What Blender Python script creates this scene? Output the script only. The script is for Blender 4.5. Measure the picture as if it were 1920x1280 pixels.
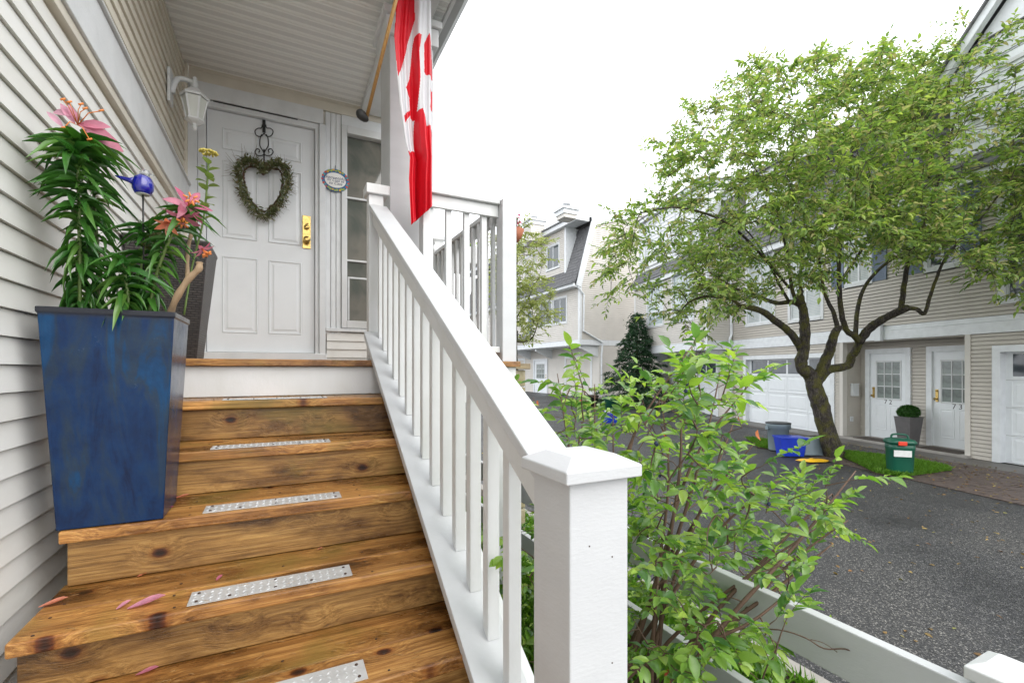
import bpy, bmesh, math, random
import numpy as np
from mathutils import Vector, Matrix, noise
random.seed(7); rng = np.random.default_rng(7)
scene = bpy.context.scene
C = scene.collection
PI = math.pi
for o in list(bpy.data.objects): bpy.data.objects.remove(o)

# ------------------------------------------------------------------ camera
EYE = 1.70
HORIZON = 693.0
YAW = math.atan(0.5)
cam = bpy.data.cameras.new('camera'); camo = bpy.data.objects.new('camera', cam); C.objects.link(camo)
camo.location = (0, 0, EYE); camo.rotation_euler = (PI/2, 0, -YAW)
cam.sensor_width = 36; cam.lens = 870/1920*36; cam.shift_y = (HORIZON-640)/1920
cam.clip_start = 0.02; cam.clip_end = 2000
scene.camera = camo
# ------------------------------------------------------------------ world: overcast
w = bpy.data.worlds.new('World'); scene.world = w; w.use_nodes = True
nt = w.node_tree; nt.nodes.clear()
sky = nt.nodes.new('ShaderNodeTexSky'); sky.sky_type = 'NISHITA'; sky.sun_disc = False
sky.sun_elevation = math.radians(38); sky.sun_rotation = math.radians(158); sky.air_density = 1.0; sky.dust_density = 6.0
mx = nt.nodes.new('ShaderNodeMixRGB'); mx.inputs[0].default_value = 0.93
mx.inputs[2].default_value = (9.6, 9.85, 10.2, 1)          # even cloud cover over the clear-sky model
bgn = nt.nodes.new('ShaderNodeBackground'); bgn.inputs[1].default_value = 0.13
outw = nt.nodes.new('ShaderNodeOutputWorld')
nt.links.new(sky.outputs[0], mx.inputs[1]); nt.links.new(mx.outputs[0], bgn.inputs[0]); nt.links.new(bgn.outputs[0], outw.inputs[0])
# ------------------------------------------------------------------ sun (veiled)
sl = bpy.data.lights.new('sun', 'SUN'); sl.energy = 1.1; sl.angle = math.radians(60); sl.color = (1, .97, .92)
so = bpy.data.objects.new('sun', sl); C.objects.link(so)
so.rotation_euler = (math.radians(52), 0, math.radians(22))   # veiled daylight from behind the camera's right shoulder
scene.view_settings.view_transform = 'Standard'; scene.view_settings.look = 'None'
scene.view_settings.gamma = 1; scene.view_settings.use_curve_mapping = False
scene.view_settings.exposure = 0.90
scene.render.engine = 'CYCLES'
scene.cycles.max_bounces = 10; scene.cycles.diffuse_bounces = 6; scene.cycles.transparent_max_bounces = 12

# ------------------------------------------------------------------ projection helpers (photo pixel -> point on a real plane)
SN, CS = math.sin(YAW), math.cos(YAW)
def ray(px, py):
    r = (px-960)/870; u = (HORIZON-py)/870
    return Vector((SN+CS*r, CS-SN*r, u))
def U(px, py, X=None, Y=None, Z=None, t=None):
    d = ray(px, py)
    if X is not None: k = X/d.x
    elif Y is not None: k = Y/d.y
    elif Z is not None: k = (Z-EYE)/d.z
    else: k = t
    return Vector((d.x*k, d.y*k, EYE+d.z*k))

# ------------------------------------------------------------------ object helpers
ORG = {}
def tag(o, label=None, cat=None, group=None, kind=None):
    if label: o['label'] = label
    if cat: o['category'] = cat
    if group: o['group'] = group
    if kind: o['kind'] = kind
    return o
def thing(name, label, cat, loc=(0,0,0), rz=0, group=None, local=False):
    o = bpy.data.objects.new(name, None); C.objects.link(o); o.empty_display_size = .1
    o.location = loc; o.rotation_euler = (0, 0, rz)
    ORG[o.name] = Vector((0,0,0)) if local else Vector(loc)
    return tag(o, label, cat, group)
class MB:
    def __init__(s): s.v = []; s.f = []; s.sm = []; s.mi = []; s.m = 0
    def add(s, vs, fs, smooth=False):
        b = len(s.v); s.v += [tuple(v) for v in vs]
        for f in fs: s.f.append(tuple(i+b for i in f)); s.sm.append(smooth); s.mi.append(s.m)
        return s
    def box(s, x0, y0, z0, x1, y1, z1):
        vs = [(x,y,z) for z in (z0,z1) for y in (y0,y1) for x in (x0,x1)]
        return s.add(vs, [(0,2,3,1),(4,5,7,6),(0,1,5,4),(2,6,7,3),(0,4,6,2),(1,3,7,5)])
    def hexa(s, vs): # 8 verts: bottom 4 ccw, top 4 ccw
        return s.add(vs, [(3,2,1,0),(4,5,6,7),(0,1,5,4),(1,2,6,5),(2,3,7,6),(3,0,4,7)])
    def wbox(s, W, a0, a1, z0, z1, o0, o1):
        P = W.p
        return s.hexa([P(a0,z0,o1),P(a1,z0,o1),P(a1,z0,o0),P(a0,z0,o0),P(a0,z1,o1),P(a1,z1,o1),P(a1,z1,o0),P(a0,z1,o0)])
    def prism(s, pts, d): # polygon 3D points extruded by vector d
        n = len(pts); d = Vector(d); vs = [Vector(p) for p in pts]+[Vector(p)+d for p in pts]
        return s.add(vs, [tuple(range(n-1,-1,-1)), tuple(range(n,2*n))]+[(i,(i+1)%n,(i+1)%n+n,i+n) for i in range(n)])
    def tube(s, path, rad, n=8, cap=True, smooth=True, squash=None):
        path = [Vector(p) for p in path]
        if not hasattr(rad, '__len__'): rad = [rad]*len(path)
        vs = []; fs = []; up = None
        for i, p in enumerate(path):
            a = path[max(0,i-1)]; b = path[min(len(path)-1,i+1)]; t = (b-a)
            t = t.normalized() if t.length > 1e-9 else Vector((0,0,1))
            if up is None:
                up = t.orthogonal().normalized()
            up = (up - t*up.dot(t)); up = up.normalized() if up.length > 1e-6 else t.orthogonal().normalized()
            si = t.cross(up)
            for k in range(n):
                a_ = 2*PI*k/n
                vs.append(p + (up*math.cos(a_)+si*math.sin(a_))*rad[i])
        for i in range(len(path)-1):
            for k in range(n):
                fs.append((i*n+k, i*n+(k+1)%n, (i+1)*n+(k+1)%n, (i+1)*n+k))
        if cap: fs += [tuple(range(n-1,-1,-1)), tuple(range((len(path)-1)*n, len(path)*n))]
        return s.add(vs, fs, smooth)
    def lathe(s, prof, c=(0,0,0), n=20, smooth=True, sx=1, sy=1, a0=0):
        c = Vector(c); vs = []; fs = []; m = len(prof)
        for r, z in prof:
            for k in range(n):
                a = 2*PI*k/n+a0; vs.append((c.x+r*math.cos(a)*sx, c.y+r*math.sin(a)*sy, c.z+z))
        for i in range(m-1):
            for k in range(n): fs.append((i*n+k, i*n+(k+1)%n, (i+1)*n+(k+1)%n, (i+1)*n+k))
        fs += [tuple(range(n-1,-1,-1)), tuple(range((m-1)*n, m*n))]
        return s.add(vs, fs, smooth)
    def grid(s, fn, nu, nv, smooth=True):
        vs = [fn(i/nu, j/nv) for j in range(nv+1) for i in range(nu+1)]
        return s.add(vs, [(j*(nu+1)+i, j*(nu+1)+i+1, (j+1)*(nu+1)+i+1, (j+1)*(nu+1)+i) for j in range(nv) for i in range(nu)], smooth)
    def mesh(s, name, org=(0,0,0)):
        o = Vector(org); me = bpy.data.meshes.new(name)
        me.from_pydata([(v[0]-o.x, v[1]-o.y, v[2]-o.z) for v in s.v], [], s.f)
        me.polygons.foreach_set('use_smooth', s.sm)
        if any(s.mi): me.polygons.foreach_set('material_index', s.mi)
        me.update(); return me
    def center(s):
        a = np.array(s.v); return Vector(((a[:,0].min()+a[:,0].max())/2, (a[:,1].min()+a[:,1].max())/2, (a[:,2].min()+a[:,2].max())/2))
def part(name, mb, mat, parent=None, bevel=0, kind=None, label=None, cat=None, group=None, bounds=True):
    org = mb.center() if parent is not None else (lambda c: Vector((c.x, c.y, min(v[2] for v in mb.v))))(mb.center())
    me = mb.mesh(name, org)
    for m in (mat if isinstance(mat, (list, tuple)) else [mat]): me.materials.append(m)
    o = bpy.data.objects.new(name, me); C.objects.link(o); ORG[o.name] = org
    if parent is not None:
        o.parent = parent; o.location = org-ORG[parent.name]
    else: o.location = org
    if bevel:
        b = o.modifiers.new('bevel', 'BEVEL'); b.width = bevel; b.segments = 2; b.limit_method = 'ANGLE'
    return tag(o, label, cat, group, kind)
def clone(o, org, parent):
    c = o.copy(); C.objects.link(c); c.parent = parent; ORG[c.name] = Vector(org); c.location = Vector(org)-ORG[parent.name]
    return c
def struct(name, mb, mat, **k): return part(name, mb, mat, None, kind='structure', **k)
def copy_tree(root, loc, rz=None, **t):
    r = root.copy(); C.objects.link(r); r.location = loc
    if rz is not None: r.rotation_euler = (0,0,rz)
    ORG[r.name] = ORG[root.name].copy()
    for ch in root.children:
        c = ch.copy(); C.objects.link(c); c.parent = r
        for g in ch.children:
            d = g.copy(); C.objects.link(d); d.parent = c
    tag(r, **t); return r
class Wall:
    """plane with a horizontal axis a, outward normal n; p(a, z, out)"""
    def __init__(s, o, a, n): s.o = Vector(o); s.a = Vector(a).normalized(); s.n = Vector(n).normalized()
    def p(s, a, z, out=0): return s.o+s.a*a+s.n*out+Vector((0,0,z))
def sidemesh(mb, W, a0, a1, z0, e, o0=0.004, o1=0.014, gr=.004, gd=.007):
    """one lapped board: bottom stands proud, its top tucks into a groove under the next board"""
    P = W.p; g = z0+e-gr; z1 = z0+e+.002; bk = o0-gd
    mb.add([P(a0,z0,o1),P(a1,z0,o1),P(a1,g,o0),P(a0,g,o0),P(a0,g,bk),P(a1,g,bk),P(a1,z1,bk),P(a0,z1,bk),P(a0,z0,bk),P(a1,z0,bk)],
           [(0,1,2,3),(3,2,5,4),(4,5,6,7),(1,0,8,9),(0,3,4,8),(2,1,9,5)])
def courses(a0, a1, z0, z1, e, holes=(), clip=None):
    out = []; k = 0
    while z0+k*e < z1-.012:
        za = z0+k*e; zb = min(za+e, z1); zm = (za+zb)/2; k += 1
        lo, hi = (a0, a1) if clip is None else clip(zm)
        segs = [(lo, hi)]
        for (h0, h1, hz0, hz1) in holes:
            if hz0 < zm < hz1:
                n = []
                for s0, s1 in segs:
                    if h1 <= s0 or h0 >= s1: n.append((s0, s1)); continue
                    if h0 > s0: n.append((s0, h0))
                    if h1 < s1: n.append((h1, s1))
                segs = n
        out += [(s0, s1, za, zb-za) for s0, s1 in segs if s1-s0 > .02]
    return out

# ------------------------------------------------------------------ materials
def newmat(name):
    m = bpy.data.materials.new(name); m.use_nodes = True; t = m.node_tree
    return m, t, t.nodes['Principled BSDF']
def N(t, typ, **kw):
    n = t.nodes.new(typ)
    for k, v in kw.items():
        if k.startswith('i'):
            n.inputs[int(k[1:])].default_value = v
        else: setattr(n, k, v)
    return n
def L(t, a, b): t.links.new(a, b)
def ramp(t, fac, stops):
    r = t.nodes.new('ShaderNodeValToRGB'); e = r.color_ramp.elements
    e[0].position, e[0].color = stops[0][0], (*stops[0][1], 1); e[1].position, e[1].color = stops[-1][0], (*stops[-1][1], 1)
    for p, c in stops[1:-1]: x = e.new(p); x.color = (*c, 1)
    L(t, fac, r.inputs[0]); return r
def paint(name, col, rough=.45, var=.12, scale=4, bump=.15, bscale=60, dirt=None, metal=0, spec=.5, stretch=(1,1,1), dirtamt=.5):
    m, t, b = newmat(name)
    tc = N(t, 'ShaderNodeTexCoord'); mp = N(t, 'ShaderNodeMapping'); mp.inputs['Scale'].default_value = stretch
    oi = N(t, 'ShaderNodeObjectInfo'); ad = N(t, 'ShaderNodeVectorMath', operation='MULTIPLY_ADD')
    L(t, oi.outputs['Random'], ad.inputs[0]); ad.inputs[1].default_value = (9, 7, 5); L(t, tc.outputs['Object'], ad.inputs[2])
    L(t, ad.outputs[0], mp.inputs[0])
    n1 = N(t, 'ShaderNodeTexNoise'); n1.inputs['Scale'].default_value = scale; n1.inputs['Detail'].default_value = 6; L(t, mp.outputs[0], n1.inputs[0])
    d = dirt or tuple(c*(1-var) for c in col)
    lo = tuple(c*(1-dirtamt)+x*dirtamt for c, x in zip(col, d)) if dirt else d
    r = ramp(t, n1.outputs[0], [(.3, lo), (.62, col)])
    L(t, r.outputs[0], b.inputs['Base Color'])
    n2 = N(t, 'ShaderNodeTexNoise'); n2.inputs['Scale'].default_value = bscale; n2.inputs['Detail'].default_value = 3; L(t, mp.outputs[0], n2.inputs[0])
    bp = N(t, 'ShaderNodeBump'); bp.inputs['Strength'].default_value = bump; bp.inputs['Distance'].default_value = .004
    L(t, n2.outputs[0], bp.inputs['Height']); L(t, bp.outputs[0], b.inputs['Normal'])
    b.inputs['Roughness'].default_value = rough; b.inputs['Metallic'].default_value = metal; b.inputs['Specular IOR Level'].default_value = spec
    return m
def flat(name, col, rough=.5, metal=0, spec=.5):
    m, t, b = newmat(name); b.inputs['Base Color'].default_value = (*col, 1); b.inputs['Roughness'].default_value = rough
    b.inputs['Metallic'].default_value = metal; b.inputs['Specular IOR Level'].default_value = spec; return m
def wood(name, c0, c1, c2, axis=0, green=.3, rough=.38, knots=True):
    m, t, b = newmat(name)
    tc = N(t, 'ShaderNodeTexCoord'); oi = N(t, 'ShaderNodeObjectInfo')
    ad = N(t, 'ShaderNodeVectorMath', operation='MULTIPLY_ADD'); L(t, oi.outputs['Random'], ad.inputs[0]); ad.inputs[1].default_value = (13, 17, 11); L(t, tc.outputs['Object'], ad.inputs[2])
    # knots bend the grain
    vo = N(t, 'ShaderNodeTexVoronoi'); vo.voronoi_dimensions = '2D'; vo.inputs['Scale'].default_value = 1; vo.inputs['Randomness'].default_value = 1
    mk = N(t, 'ShaderNodeMapping'); mk.inputs['Scale'].default_value = (4.2,6.0,1); sk = N(t, 'ShaderNodeSeparateXYZ'); ck = N(t, 'ShaderNodeCombineXYZ'); L(t, ad.outputs[0], sk.inputs[0]); L(t, sk.outputs[0], ck.inputs[0]); L(t, sk.outputs[2 if name.endswith('riser') else 1], ck.inputs[1]); L(t, ck.outputs[0], mk.inputs[0]); L(t, mk.outputs[0], vo.inputs[0])
    kn = N(t, 'ShaderNodeMapRange'); kn.inputs[1].default_value = .0; kn.inputs[2].default_value = .42; kn.inputs[3].default_value = 1; kn.inputs[4].default_value = 0; kn.interpolation_type = 'SMOOTHSTEP'
    L(t, vo.outputs['Distance'], kn.inputs[0])
    gv = N(t, 'ShaderNodeVectorMath', operation='MULTIPLY_ADD'); L(t, kn.outputs[0], gv.inputs[0]); gv.inputs[1].default_value = (.0, .025, .025) ; L(t, ad.outputs[0], gv.inputs[2])
    mp = N(t, 'ShaderNodeMapping'); mp.inputs['Scale'].default_value = [(1.3,52,52),(52,1.3,52),(52,52,1.3)][axis]; L(t, gv.outputs[0], mp.inputs[0])
    n1 = N(t, 'ShaderNodeTexNoise'); n1.inputs['Scale'].default_value = 2.2; n1.inputs['Detail'].default_value = 9; n1.inputs['Roughness'].default_value = .68; n1.inputs['Distortion'].default_value = .2; L(t, mp.outputs[0], n1.inputs[0])
    r = ramp(t, n1.outputs[0], [(.25, c0), (.48, c1), (.72, c2)])
    nf = N(t, 'ShaderNodeTexNoise'); nf.inputs['Scale'].default_value = 2.2; nf.inputs['Detail'].default_value = 6; nf.inputs['Roughness'].default_value = .75
    mf = N(t, 'ShaderNodeMapping'); mf.inputs['Scale'].default_value = [(3.5,120,120),(120,3.5,120),(120,120,3.5)][axis]; L(t, gv.outputs[0], mf.inputs[0]); L(t, mf.outputs[0], nf.inputs[0])
    fr = ramp(t, nf.outputs[0], [(.30, (.35,.3,.26)), (.46, (.9,.88,.86)), (.7, (1.2,1.2,1.18))])
    m0 = N(t, 'ShaderNodeMixRGB', blend_type='MULTIPLY'); m0.inputs[0].default_value = .8; L(t, r.outputs[0], m0.inputs[1]); L(t, fr.outputs[0], m0.inputs[2]); r = m0
    # blotches
    n3 = N(t, 'ShaderNodeTexNoise'); n3.inputs['Scale'].default_value = 4.5; n3.inputs['Detail'].default_value = 6; n3.inputs['Roughness'].default_value = .6
    m3 = N(t, 'ShaderNodeMapping'); m3.inputs['Scale'].default_value = [(.6,1.6,1.6),(1.6,.6,1.6),(1.6,1.6,.6)][axis]; L(t, ad.outputs[0], m3.inputs[0]); L(t, m3.outputs[0], n3.inputs[0])
    br = ramp(t, n3.outputs[0], [(.31, (.14,.11,.08)), (.41, (.5,.43,.36)), (.50, (.9,.85,.78)), (.62, (1.15,1.12,1.05)), (.74, (1.7,1.65,1.5))])
    mu = N(t, 'ShaderNodeMixRGB', blend_type='MULTIPLY'); mu.inputs[0].default_value = 1; L(t, r.outputs[0], mu.inputs[1]); L(t, br.outputs[0], mu.inputs[2])
    # algae
    n4 = N(t, 'ShaderNodeTexNoise'); n4.inputs['Scale'].default_value = 3.1; n4.inputs['Detail'].default_value = 8
    m4 = N(t, 'ShaderNodeMapping'); m4.inputs['Location'].default_value = (4,4,4); L(t, ad.outputs[0], m4.inputs[0]); L(t, m4.outputs[0], n4.inputs[0])
    gr = ramp(t, n4.outputs[0], [(.54, (0,0,0)), (.66, (green,green,green))])
    mg = N(t, 'ShaderNodeMixRGB'); L(t, gr.outputs[0], mg.inputs[0]); L(t, mu.outputs[0], mg.inputs[1]); mg.inputs[2].default_value = (.10,.10,.012,1)
    last = mg.outputs[0]
    if knots:
        kr = ramp(t, vo.outputs['Distance'], [(.035, (.06,.03,.015)), (.075, (.28,.13,.06)), (.10, (.75,.6,.45)), (.17, (1,1,1))])
        mk2 = N(t, 'ShaderNodeMixRGB', blend_type='MULTIPLY'); vb = N(t, 'ShaderNodeRGBToBW'); L(t, vo.outputs['Color'], vb.inputs[0]); vg = N(t, 'ShaderNodeMapRange'); vg.inputs[1].default_value = .52; vg.inputs[2].default_value = .56; L(t, vb.outputs[0], vg.inputs[0]); L(t, vg.outputs[0], mk2.inputs[0]); L(t, last, mk2.inputs[1]); L(t, kr.outputs[0], mk2.inputs[2]); last = mk2.outputs[0]
    hv = N(t, 'ShaderNodeHueSaturation'); mr = N(t, 'ShaderNodeMapRange'); mr.inputs[3].default_value = .78; mr.inputs[4].default_value = 1.2
    L(t, oi.outputs['Random'], mr.inputs[0]); L(t, mr.outputs[0], hv.inputs['Value']); L(t, last, hv.inputs['Color'])
    L(t, hv.outputs[0], b.inputs['Base Color'])
    rr = ramp(t, n3.outputs[0], [(.35, (rough*.55,)*3), (.65, (rough*1.45,)*3)]); L(t, rr.outputs[0], b.inputs['Roughness'])
    bp = N(t, 'ShaderNodeBump'); bp.inputs['Strength'].default_value = .55; bp.inputs['Distance'].default_value = .003
    hsum = N(t, 'ShaderNodeMath', operation='ADD'); L(t, n1.outputs[0], hsum.inputs[0]); L(t, nf.outputs[0], hsum.inputs[1]); L(t, hsum.outputs[0], bp.inputs['Height']); L(t, bp.outputs[0], b.inputs['Normal'])
    return m
def leafmat(name, cols, rough=.35, trans=.35, spec=.5):
    m, t, b = newmat(name)
    at = N(t, 'ShaderNodeAttribute', attribute_name='rnd'); oi = N(t, 'ShaderNodeObjectInfo')
    s = N(t, 'ShaderNodeMath', operation='ADD'); L(t, at.outputs['Fac'], s.inputs[0]); L(t, oi.outputs['Random'], s.inputs[1])
    f = N(t, 'ShaderNodeMath', operation='FRACT'); L(t, s.outputs[0], f.inputs[0])
    r = ramp(t, f.outputs[0], [(i/(len(cols)-1)*.98, c) for i, c in enumerate(cols)])
    tc = N(t, 'ShaderNodeTexCoord'); nz = N(t, 'ShaderNodeTexNoise'); nz.inputs['Scale'].default_value = 40; L(t, tc.outputs['Object'], nz.inputs[0])
    mu = N(t, 'ShaderNodeMixRGB', blend_type='MULTIPLY'); mu.inputs[0].default_value = .5; rr = ramp(t, nz.outputs[0], [(.3, (.6,.6,.6)), (.7, (1.2,1.2,1.2))])
    L(t, r.outputs[0], mu.inputs[1]); L(t, rr.outputs[0], mu.inputs[2])
    L(t, mu.outputs[0], b.inputs['Base Color']); b.inputs['Roughness'].default_value = rough; b.inputs['Specular IOR Level'].default_value = spec
    tr = N(t, 'ShaderNodeBsdfTranslucent'); hs = N(t, 'ShaderNodeHueSaturation'); hs.inputs['Value'].default_value = 1.7; hs.inputs['Saturation'].default_value = 1.1
    L(t, mu.outputs[0], hs.inputs['Color']); L(t, hs.outputs[0], tr.inputs[0])
    ms = N(t, 'ShaderNodeMixShader'); ms.inputs[0].default_value = trans; L(t, b.outputs[0], ms.inputs[1]); L(t, tr.outputs[0], ms.inputs[2])
    L(t, ms.outputs[0], t.nodes['Material Output'].inputs[0]); return m
M = {}
M['white'] = paint('white_paint', (.66,.675,.685), .42, .08, 6, .15, 70, dirt=(.42,.43,.38), dirtamt=.3, stretch=(1,1,.6))
M['white_post'] = paint('white_post_paint', (.55,.565,.58), .38, .07, 4, .14, 60, stretch=(1,1,3))
M['trimwhite'] = paint('trim_white', (.73,.755,.77), .4, .1, 8, .25, 80)
M['doorwhite'] = paint('door_white', (.78,.81,.83), .35, .05, 5, .12, 160)
M['vinyl'] = paint('vinyl_siding', (.76,.76,.735), .5, .08, 5, .1, 120, dirt=(.56,.54,.48), dirtamt=.35, stretch=(1,.3,1))
M['vinyl_warm'] = paint('vinyl_tan', (.70,.66,.57), .5, .1, 6, .1, 100)  # warmer tan vinyl for upper boards, frieze, channel and corner trim
M['soffit'] = None
M['vinyl_far'] = paint('vinyl_far', (.62,.59,.54), .55, .08, 2, .05, 60)
M['vinyl_mid'] = paint('vinyl_mid', (.50,.465,.41), .55, .1, 2, .05, 60)
M['tread'] = wood('wet_cedar_tread', (.08,.035,.010), (.33,.155,.042), (.60,.35,.12), 0, .5, .34)
M['riser'] = wood('wet_fir_riser', (.07,.034,.011), (.30,.165,.05), (.50,.32,.12), 0, .55, .4)
M['oldwood'] = wood('weathered_wood', (.12,.10,.07), (.24,.20,.13), (.35,.3,.2), 0, .8, .6)
M['alu'] = paint('aluminium', (.62,.63,.63), .36, .2, 14, .2, 90, metal=.35)
M['brass'] = paint('brass', (.62,.44,.15), .25, .25, 30, .3, 150, metal=1)
M['iron'] = flat('black_iron', (.012,.012,.013), .45)
M['rust'] = flat('rusty_screw', (.05,.025,.015), .6)
M['black'] = flat('black_rubber', (.02,.02,.02), .6)
M['dark'] = flat('dark_void', (.015,.014,.013), .9)
M['shingle'] = paint('asphalt_shingle', (.17,.17,.175), .85, .35, 9, .8, 90)
M['gutter'] = paint('dark_gutter', (.10,.105,.11), .4, .1)
M['greygutter'] = paint('grey_gutter', (.42,.43,.44), .4, .1)
M['shutter'] = paint('blue_grey_shutter', (.15,.2,.28), .5, .1)
M['concrete'] = paint('concrete', (.33,.31,.285), .75, .25, 5, .5, 80)
M['walk'] = paint('wet_walkway', (.13,.12,.11), .5, .3, 3, .6, 120)
M['stone'] = paint('mossy_stone', (.36,.33,.24), .85, .5, 9, 1, 40, dirt=(.16,.13,.03), dirtamt=.9)
M['soil'] = paint('soil', (.05,.035,.022), .9, .4, 20, 1, 60)
def barkmat():
    m, t, b = newmat('mossy_bark'); tc = N(t, 'ShaderNodeTexCoord'); mp = N(t, 'ShaderNodeMapping'); mp.inputs['Scale'].default_value = (1,1,.35); L(t, tc.outputs['Object'], mp.inputs[0])
    n = N(t, 'ShaderNodeTexNoise'); n.inputs['Scale'].default_value = 38; n.inputs['Detail'].default_value = 8; n.inputs['Roughness'].default_value = .7; n.inputs['Distortion'].default_value = .6; L(t, mp.outputs[0], n.inputs[0])
    r = ramp(t, n.outputs[0], [(.35, (.010,.008,.007)), (.5, (.040,.032,.026)), (.68, (.13,.115,.10))])
    n2 = N(t, 'ShaderNodeTexNoise'); n2.inputs['Scale'].default_value = 5.5; n2.inputs['Detail'].default_value = 9; n2.inputs['Roughness'].default_value = .65; L(t, tc.outputs['Object'], n2.inputs[0])
    g = ramp(t, n2.outputs[0], [(.46, (0,0,0)), (.58, (.85,.85,.85))])
    n3 = N(t, 'ShaderNodeTexNoise'); n3.inputs['Scale'].default_value = 60; L(t, tc.outputs['Object'], n3.inputs[0]); mo = ramp(t, n3.outputs[0], [(.3, (.03,.033,.006)), (.7, (.14,.13,.02))])
    mx = N(t, 'ShaderNodeMixRGB'); L(t, g.outputs[0], mx.inputs[0]); L(t, r.outputs[0], mx.inputs[1]); L(t, mo.outputs[0], mx.inputs[2])
    L(t, mx.outputs[0], b.inputs['Base Color']); b.inputs['Roughness'].default_value = .85
    bp = N(t, 'ShaderNodeBump'); bp.inputs['Strength'].default_value = 1; bp.inputs['Distance'].default_value = .02; L(t, n.outputs[0], bp.inputs['Height']); L(t, bp.outputs[0], b.inputs['Normal']); return m
M['bark'] = barkmat()
M['stem'] = paint('shrub_stem', (.12,.07,.045), .7, .4, 12, .6, 60)
M['greenstem'] = flat('green_stem', (.11,.17,.04), .5)
M['leaf_tree'] = leafmat('tree_leaf', [(.13,.22,.05),(.26,.36,.075),(.09,.17,.05),(.35,.44,.10),(.18,.28,.06),(.09,.16,.045),(.38,.35,.15),(.22,.33,.08)], .42, .45, .4)
M['leaf_far'] = leafmat('far_tree_leaf', [(.26,.32,.09),(.34,.36,.13),(.2,.26,.08)], .6, .4, .3)
M['leaf_shrub'] = leafmat('shrub_leaf', [(.12,.25,.04),(.2,.36,.055),(.30,.46,.075),(.13,.27,.06),(.38,.52,.09),(.17,.3,.06),(.06,.16,.04),(.12,.24,.05)], .24, .40, .65)
M['leaf_lily'] = leafmat('lily_leaf', [(.03,.11,.02),(.065,.19,.03),(.04,.14,.03),(.12,.25,.045)], .26, .2, .6)
M['leaf_dark'] = leafmat('conifer_needle', [(.014,.045,.022),(.024,.07,.026),(.045,.10,.04)], .6, .1, .3)
M['leaf_box'] = leafmat('boxwood_leaf', [(.02,.08,.01),(.04,.13,.015),(.03,.1,.015)], .45, .2)
M['leaf_red'] = leafmat('red_leaf', [(.4,.07,.02),(.5,.14,.03),(.35,.06,.02)], .4, .4)
M['grass'] = leafmat('grass_blade', [(.10,.24,.03),(.16,.32,.04),(.2,.36,.06)], .5, .35, .3)
M['petal'] = leafmat('lily_petal', [(.55,.15,.24),(.6,.25,.33),(.48,.10,.19)], .45, .35, .3)
M['petal_pale'] = leafmat('pale_petal', [(.66,.38,.48),(.6,.25,.36)], .5, .35, .3)
M['petal_orange'] = leafmat('orange_bud', [(.75,.24,.14),(.7,.3,.2)], .45, .3, .3)
M['yellow'] = leafmat('yellow_flower', [(.62,.5,.12),(.5,.5,.1)], .6, .2)
M['anther'] = flat('anther', (.7,.22,.05), .6)
M['driftwood'] = paint('driftwood', (.36,.25,.15), .75, .6, 14, 1, 50, stretch=(1,1,.3))
M['plastic_grey'] = paint('grey_plastic', (.23,.29,.32), .42, .1, 6, .1)
M['plastic_blue'] = paint('blue_plastic', (.006,.04,.5), .35, .2, 6, .1)
M['plastic_green'] = paint('green_plastic', (.008,.10,.06), .36, .2, 6, .12)
M['plastic_red'] = flat('red_latch', (.75,.05,.02), .4)
M['yellowbag'] = paint('yellow_plastic', (.85,.48,.02), .35, .2, 10, .2)
M['label'] = paint('label_white', (.75,.76,.74), .5, .1, 30)
M['greypot'] = paint('grey_resin_pot', (.115,.108,.108), .55, .15, 10, .2)
M['mat'] = paint('doormat', (.07,.055,.045), .95, .5, 50, 1, 200)
M['digit'] = flat('dark_numeral', (.03,.03,.035), .5)
def glass(name, col, rough=.05, mixc=None):
    m, t, b = newmat(name); b.inputs['Base Color'].default_value = (*col, 1); b.inputs['Roughness'].default_value = rough
    b.inputs['Specular IOR Level'].default_value = .8
    if mixc:
        tc = N(t, 'ShaderNodeTexCoord'); n = N(t, 'ShaderNodeTexNoise'); n.inputs['Scale'].default_value = 2.5; n.inputs['Detail'].default_value = 5; n.inputs['Distortion'].default_value = 1.2
        L(t, tc.outputs['Object'], n.inputs[0]); r = ramp(t, n.outputs[0], [(.4, col), (.6, mixc)]); L(t, r.outputs[0], b.inputs['Base Color'])
    return m
M['glass'] = glass('window_glass', (.06,.075,.08))
M['glass_dark'] = glass('garage_glass', (.035,.045,.055), .08, (.07,.085,.1))
M['glass_door'] = glass('door_glass', (.10,.12,.11), .15, (.2,.24,.22))
M['glass_pale'] = glass('curtained_glass', (.35,.42,.43), .12, (.5,.56,.56))
M['frost'] = paint('lamp_glass', (.62,.64,.6), .15, .1, 10, .1)
M['glass_side'] = glass('sidelight_glass', (.10,.11,.095), .04, (.19,.18,.155))  # brown and grey-green reflection put into the base colour
def blueglass():
    m, t, b = newmat('cobalt_glass'); b.inputs['Base Color'].default_value = (.01,.012,.35,1); b.inputs['Roughness'].default_value = .04
    b.inputs['Transmission Weight'].default_value = .35; b.inputs['Coat Weight'].default_value = 1; return m
M['cobalt'] = blueglass()
def clearglass():
    m, t, b = newmat('clear_glass'); b.inputs['Base Color'].default_value = (.85,.87,.88,1); b.inputs['Roughness'].default_value = .03
    b.inputs['Transmission Weight'].default_value = .9; return m
M['clear'] = clearglass()
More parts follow.
